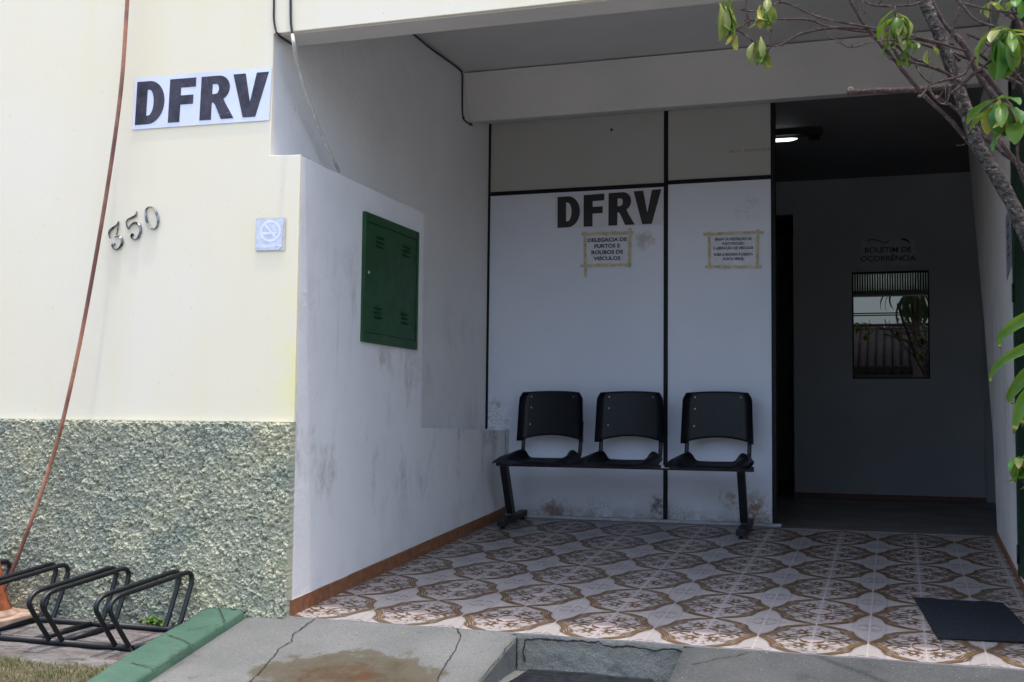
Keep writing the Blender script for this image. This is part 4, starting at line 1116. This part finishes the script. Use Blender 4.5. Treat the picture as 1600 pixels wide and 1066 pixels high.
# --- tree in front of the right side
TR = thing('tree', 'bare branching small tree with drooping leaf clusters before the porch', 'tree', (1.15, 4.05, -1.0))
def br(b, pix, r0, r1, Y0_, Y1_=None, seg=8, k=5, knob=0.0):
    Y1_ = Y0_ if Y1_ is None else Y1_; n_ = len(pix)
    pts = [onY(x, y, Y0_+(Y1_-Y0_)*i/max(1, n_-1)) for i, (x, y) in enumerate(pix)]
    P = smooth_path(pts, k); m_ = len(P)
    P = [p+Vector((noise.noise(p*14), noise.noise(p*14+Vector((7, 0, 0))), noise.noise(p*14+Vector((0, 7, 0)))))*min(r0*.35, .004) for p in P]
    rs = [(r0+(r1-r0)*i/(m_-1))*(1+knob*noise.noise(P[i]*40)) for i in range(m_)]
    b.tube(P, rs, seg); return P
b = B(); br(b, [(1840, 1140), (1790, 1000), (1740, 800), (1690, 620), (1640, 455), (1600, 362), (1572, 300), (1533, 235), (1508, 170), (1488, 110), (1468, 55), (1448, 10), (1430, -40), (1405, -120)], .0265, .0185, 4.05, 4.05, 16, 8, .10)
obj('trunk', b, 'bark', TR)
branches = [
 ([(1500, 95), (1462, 68), (1400, 56), (1320, 43), (1255, 52), (1225, 68), (1205, 72), (1180, 66), (1160, 52), (1143, 40), (1132, 20)], .0062, .0030, 4.05, 3.85),
 ([(1490, 70), (1400, 55), (1300, 43), (1268, 32), (1235, 30), (1180, 31), (1168, 34), (1155, 44), (1135, 50)], .0055, .0025, 4.08, 3.9),
 ([(1510, 80), (1440, 60), (1340, 40), (1280, 27), (1225, 4), (1205, 10), (1185, 18), (1158, 15)], .0055, .0022, 4.0, 3.9),
 ([(1219, 6), (1217, -30)], .004, .003, 3.9), ([(1166, -20), (1167, 20), (1172, 32), (1168, 42)], .0028, .0018, 3.88),
 ([(1203, 72), (1206, 50), (1208, 35)], .0025, .002, 3.86), ([(1205, 72), (1195, 84), (1183, 86), (1177, 80)], .003, .002, 3.86),
 ([(1560, 290), (1500, 205), (1440, 145), (1390, 85), (1345, 32), (1315, -30)], .0085, .0065, 4.10, 3.95),
 ([(1325, 144), (1380, 142), (1440, 140), (1500, 135)], .0105, .0115, 4.45, 4.15),
 ([(1460, 105), (1420, 88), (1405, 75), (1390, 68)], .0075, .0045, 4.0, 3.92),
 ([(1510, 135), (1470, 110), (1430, 98), (1405, 90), (1392, 68)], .0065, .0062, 4.0, 3.9),
 ([(1620, 240), (1575, 165), (1540, 118), (1525, 112), (1495, 140), (1487, 146)], .0115, .0058, 3.98, 3.90),
 ([(1548, 98), (1530, 84), (1522, 90), (1510, 110), (1498, 120), (1455, 132), (1443, 146), (1436, 152)], .0058, .0028, 3.95, 3.86),
 ([(1452, 132), (1455, 145), (1470, 162), (1480, 158), (1484, 138)], .0042, .0032, 3.86), ([(1552, 92), (1525, 114)], .004, .004, 3.90),
 ([(1610, 270), (1560, 232), (1518, 196), (1490, 168), (1462, 150)], .0095, .005, 4.12, 4.2),
 ([(1640, 210), (1590, 180), (1560, 160), (1530, 120), (1505, 70), (1470, 30), (1450, -10)], .013, .009, 4.15, 4.1),
 ([(1620, 145), (1570, 120), (1520, 95), (1480, 80), (1400, 60)], .008, .005, 4.2, 4.15),
 ([(1600, 130), (1570, 95), (1545, 70), (1510, 52)], .006, .004, 4.1), 
 ([(1600, 56), (1585, 20), (1570, -20)], .0072, .006, 3.95), ([(1606, 60), (1592, 100), (1582, 140)], .006, .0045, 3.95, 4.0),
 ([(1562, 44), (1530, 34), (1515, 22), (1498, 2), (1480, -10)], .0055, .0042, 3.9), ([(1498, 4), (1540, 14), (1580, 20), (1610, 24)], .0045, .004, 3.92),
 ([(1548, -20), (1546, 30), (1550, 60), (1546, 90)], .006, .0045, 4.0), ([(1505, -20), (1498, 15), (1490, 40), (1488, 60)], .0055, .005, 4.0),
 ([(1540, -20), (1565, 15), (1600, 40)], .008, .007, 4.1), ([(1345, -20), (1355, 5), (1385, 10), (1425, 8), (1440, 2)], .0042, .004, 3.95),
 ([(1352, 22), (1348, 10), (1350, -15)], .003, .0025, 3.95), ([(1325, 74), (1338, 73), (1362, 66), (1400, 62), (1432, 60)], .0028, .003, 3.88), ([(1302, 60), (1312, 66), (1325, 74)], .0022, .0026, 3.88),
 ([(1398, 10), (1400, 30), (1398, 50)], .0035, .003, 3.9), ([(1455, 130), (1440, 118), (1430, 100)], .004, .003, 3.95),
 ([(1606, 200), (1592, 215), (1590, 245), (1600, 280)], .006, .005, 3.9), ([(1560, 215), (1590, 260), (1620, 330)], .008, .009, 4.0), ([(1560, 200), (1580, 206), (1606, 204)], .004, .0035, 3.95),
 ([(1490, 90), (1498, 130), (1475, 92)], .004, .003, 4.0), ([(1620, 180), (1600, 140), (1612, 80)], .007, .006, 4.1)]
for pix, r0, r1, *yy in branches:
    b = B(); br(b, pix, r0*.92, r1*.92, yy[0], yy[1] if len(yy) > 1 else None, 8, 5, .45)
    P = smooth_path([onY(x, y, yy[0]+((yy[1] if len(yy) > 1 else yy[0])-yy[0])*i/max(1, len(pix)-1)) for i, (x, y) in enumerate(pix)], 5)
    rs_ = random.Random(len(pix)*31+int(r0*1e4))
    for q in range(len(P)//3):
        a = P[rs_.randrange(1, len(P)-1)]; d = Vector((rs_.uniform(-1, 1), rs_.uniform(-.6, .6), rs_.uniform(-.6, 1))).normalized()
        L_ = rs_.choice((.008, .012, .02, .045)); b.tube([a, a+d*L_*.5, a+d*L_+Vector((0, 0, L_*.3))], [.0022, .0016, .0008], 5)
    obj('branch', b, 'twig', TR)
for px, py, r in ((1329, 142, .0125), (1484, 136, .0048), (1436, 152, .0048)):
    b = B(); c = onY(px, py, 4.45 if r > .01 else 3.86); b.tube([c-Vector((0, .004, 0)), c-Vector((0, .014, 0)), c-Vector((0, .022, 0))], [r*.7, r, r*.5], 9); obj('cut_stub', b, 'cut_wood', TR)
def cluster(px, py, Y, n_, L, W, mats, spread, droop, seed, up=(0, 0, 1), fan=1.0):
    """leaves hanging round one shoot tip; mats: material index weights"""
    r_ = random.Random(seed); c = onY(px, py, Y); b = B()
    for i in range(n_):
        a = i*2.399+r_.uniform(-.3, .3); el = r_.uniform(*droop)
        d = Vector((math.cos(a)*math.cos(el)*fan, math.sin(a)*math.cos(el)*fan, math.sin(el)))
        p = c+Vector((r_.gauss(0, spread), r_.gauss(0, spread), r_.gauss(0, spread)))
        leaf(b, p, d, (d.x*.2, d.y*.2, 1) if el > -.9 else (d.x, d.y, .3), L*r_.uniform(.75, 1.1), W*r_.uniform(.8, 1.15), r_.uniform(.3, .8), .35, r_.choice(mats))
    return obj('leaf_cluster', b, ['leaf_green', 'leaf_pale', 'leaf_yellow', 'leaf_deep', 'leaf_brown'], TR)
cluster(1132, -2, 3.86, 14, 0.130, 0.029, [1, 1, 0], .012, (-1.5, -.9), 1)
cluster(1196, 10, 3.88, 13, 0.079, 0.025, [1, 1, 0, 2], .012, (-1.5, -.6), 2)
cluster(1190, 68, 3.86, 13, 0.085, 0.025, [1, 1, 0], .012, (-1.5, -.7), 3)
cluster(1150, 45, 3.9, 4, 0.062, 0.021, [1, 2], .012, (-1.5, -.7), 4)
cluster(1400, 28, 3.9, 18, 0.100, 0.029, [0, 1, 0, 1], .012, (-1.4, -.2), 5)
cluster(1415, 70, 3.95, 10, 0.062, 0.024, [0, 1, 0], .020, (-1.4, -.3), 6)
cluster(1452, 78, 3.95, 5, 0.051, 0.021, [0, 0, 1], .020, (-1.4, .3), 7)
cluster(1570, 50, 3.86, 20, 0.141, 0.047, [0, 0, 3, 1], .010, (-1.4, -.1), 8)
cluster(1585, 58, 3.84, 6, 0.102, 0.035, [0, 2], .010, (-1.3, .1), 18)
cluster(1560, 163, 3.84, 13, 0.119, 0.047, [3, 0, 3, 0, 2], .010, (-1.4, .3), 9)
cluster(1592, 190, 3.86, 6, 0.108, 0.047, [3, 0], .010, (-1.2, .2), 10)
cluster(1548, 5, 3.95, 5, 0.057, 0.025, [0, 1], .010, (-1.2, .5), 11)
cluster(1592, 0, 3.9, 5, 0.068, 0.029, [3, 0], .010, (-1.2, .2), 12)
cluster(1398, -12, 4.0, 6, 0.057, 0.029, [0, 3], .02, (-.5, 1), 14)

# --- strap leaved plant reaching in from the right
SP = thing('strap_leaf_plant', 'bright green strap leaved plant reaching in from the right edge', 'plant', (1.02, 3.9, -1.0))
b = B(); base = onY(1660, 500, 3.85)
b.tube([Vector((base.x+.03, 3.9, -1.05)), Vector((base.x+.01, 3.88, -.4)), base], [.02, .017, .013], 10); obj('stem', b, 'twig', SP)
def strap(path, wd, Y, tip=True):
    pts = smooth_path([onY(x, y, Y) for x, y in path], 6); b = B(); n_ = len(pts); pr = None
    for i, p in enumerate(pts):
        t = i/(n_-1); w_ = wd*(max(.02, 1-t**1.6)**.8); tg = (pts[min(i+1, n_-1)]-pts[max(i-1, 0)]).normalized(); s_ = tg.cross(Vector((0, 1, 0))).normalized()
        yo = Vector((0, -1, 0))*w_*.8
        cur = [b.bm.verts.new(p+s_*w_+yo), b.bm.verts.new(p+s_*w_*.5+yo*.3), b.bm.verts.new(p), b.bm.verts.new(p-s_*w_*.5+yo*.3), b.bm.verts.new(p-s_*w_+yo)]
        if pr:
            for q in range(4):
                f = b.bm.faces.new((pr[q], pr[q+1], cur[q+1], cur[q])); f.smooth = True; f.material_index = 1 if tip and t > .95 else (2 if tip and t > .90 else 0)
        pr = cur
    return obj('leaf', b, ['leaf_strap', 'leaf_brown', 'leaf_yellow'], SP)
strap([(1660, 505), (1625, 494), (1595, 502), (1572, 518), (1562, 530), (1563, 546)], .023, 3.85)
strap([(1660, 530), (1620, 538), (1590, 550), (1565, 565), (1550, 582), (1547, 600)], .019, 3.83)
strap([(1665, 560), (1630, 575), (1605, 585), (1587, 605), (1577, 622), (1582, 632)], .026, 3.86)
strap([(1665, 590), (1630, 605), (1603, 625), (1590, 650), (1584, 678)], .034, 3.84)
strap([(1665, 540), (1640, 560), (1612, 600), (1600, 640), (1597, 668)], .022, 3.90)
strap([(1665, 510), (1640, 470), (1620, 462), (1606, 480)], .020, 3.90)
PB = thing('small_plant', 'pale green leafy shoot at the right edge below the strap leaves', 'plant', (1.0, 3.95, -1.0))
b = B(); c = onY(1602, 712, 3.9); b.tube([Vector((c.x+.03, 3.95, -1.05)), Vector((c.x+.02, 3.92, -.5)), c], [.012, .010, .007], 8); obj('stem', b, 'twig', PB)
r_ = random.Random(21); b = B()
for i in range(30):
    a = i*2.399; el = r_.uniform(-1.4, .5); p = c+Vector((r_.gauss(0, .010), r_.gauss(0, .010), -.03*r_.random()))
    leaf(b, p, (math.cos(a)*math.cos(el)*.8, math.sin(a)*math.cos(el)*.8, math.sin(el)-.1), (0, 0, 1), r_.uniform(.055, .10), .026, .9, .3, r_.choice([0, 1, 0, 2]))
obj('leaf_cluster', b, ['leaf_green', 'leaf_pale', 'leaf_deep'], PB)

# ================================================================== ACROSS THE STREET (seen mirrored in the hall window)
OH = thing('opposite_house', 'low house with dark tiled roof across the street behind the viewer', 'house', (0, -15, -1.66))
boxo('wall', -9, 9, -19, -14.2, -1.66, 1.6, 'far_wall', OH)
b = B()
for s_ in range(-40, 41):
    x = s_*.235; b.tube([(x, -13.6, 1.55), (x, -16.6, 3.02+.05*math.sin(s_))], .13, 8)
obj('roof', b, 'roof_tile', OH)
b = B(); b.prism([(-9.6, -13.7, 1.45), (-9.6, -16.6, 2.95), (-9.6, -19.6, 1.45)], (19.2, 0, 0)); obj('roof_frame', b, 'roof_tile', OH)
boxo('door', .2, 1.1, -14.2, -14.15, -1.66, .5, 'dark_slot', OH)
for x in (-4.2, -1.8):
    boxo('window', x, x+1.2, -14.2, -14.16, -.5, .7, 'glass', OH)
for k, (z, y) in enumerate(((2.42, -9.5), (2.52, -9.6), (2.75, -9.4), (2.83, -9.7))):
    b = B(); b.tube([(x, y, z+.0016*(x+1)**2) for x in range(-16, 17, 2)], .018 if k != 1 else .035, 6)
    tag(obj('power_line', b, 'cable_black'), ('lowest thin power line', 'thick power line second from the bottom', 'thin power line second from the top', 'topmost thin power line')[k]+' strung between the street poles', 'cable', 'power lines along the street')
for x in (-16, 16):
    b = B(); b.tube([(x, -9.55, -1.66), (x, -9.55, 4.2)], [.14, .10], 12); b.box(x-.05, x+.05, -10.2, -8.9, 2.95, 3.05)
    tag(obj('utility_pole', b, 'wood_pole'), 'utility pole across the street, on the %s of the viewer' % ('left' if x < 0 else 'right'), 'pole', 'utility poles across the street')

PA = thing('palm_tree', 'dark drooping palm across the street, mirrored in the hall window', 'palm tree', (.42, -7, -1.66))
b = B(); b.tube([(.50, -7, -1.66), (.46, -7, 1.0), (.42, -7, 3.05)], [.13, .10, .09], 12); obj('trunk', b, 'wood_pole', PA)
r_ = random.Random(4); b = B()
for i in range(34):
    a = i*2.399; el = r_.uniform(-.4, .9); d = Vector((math.cos(a)*math.cos(el), math.sin(a)*math.cos(el), math.sin(el)))
    leaf(b, Vector((.42, -7, 3.05)), d, (d.x*.2, d.y*.2, 1), r_.uniform(.8, 1.25), r_.uniform(.07, .13), r_.uniform(1.2, 1.7), .4, 0, 10)
obj('crown', b, 'palm_leaf', PA)

# ------------------------------------------------------------------ lift the whole scene so that the yard is at z = 0
for o in COL.objects:
    if o.parent is None and o is not cam: o.location.z += Z0
for o in COL.objects:
    if '_w' in o: del o['_w']
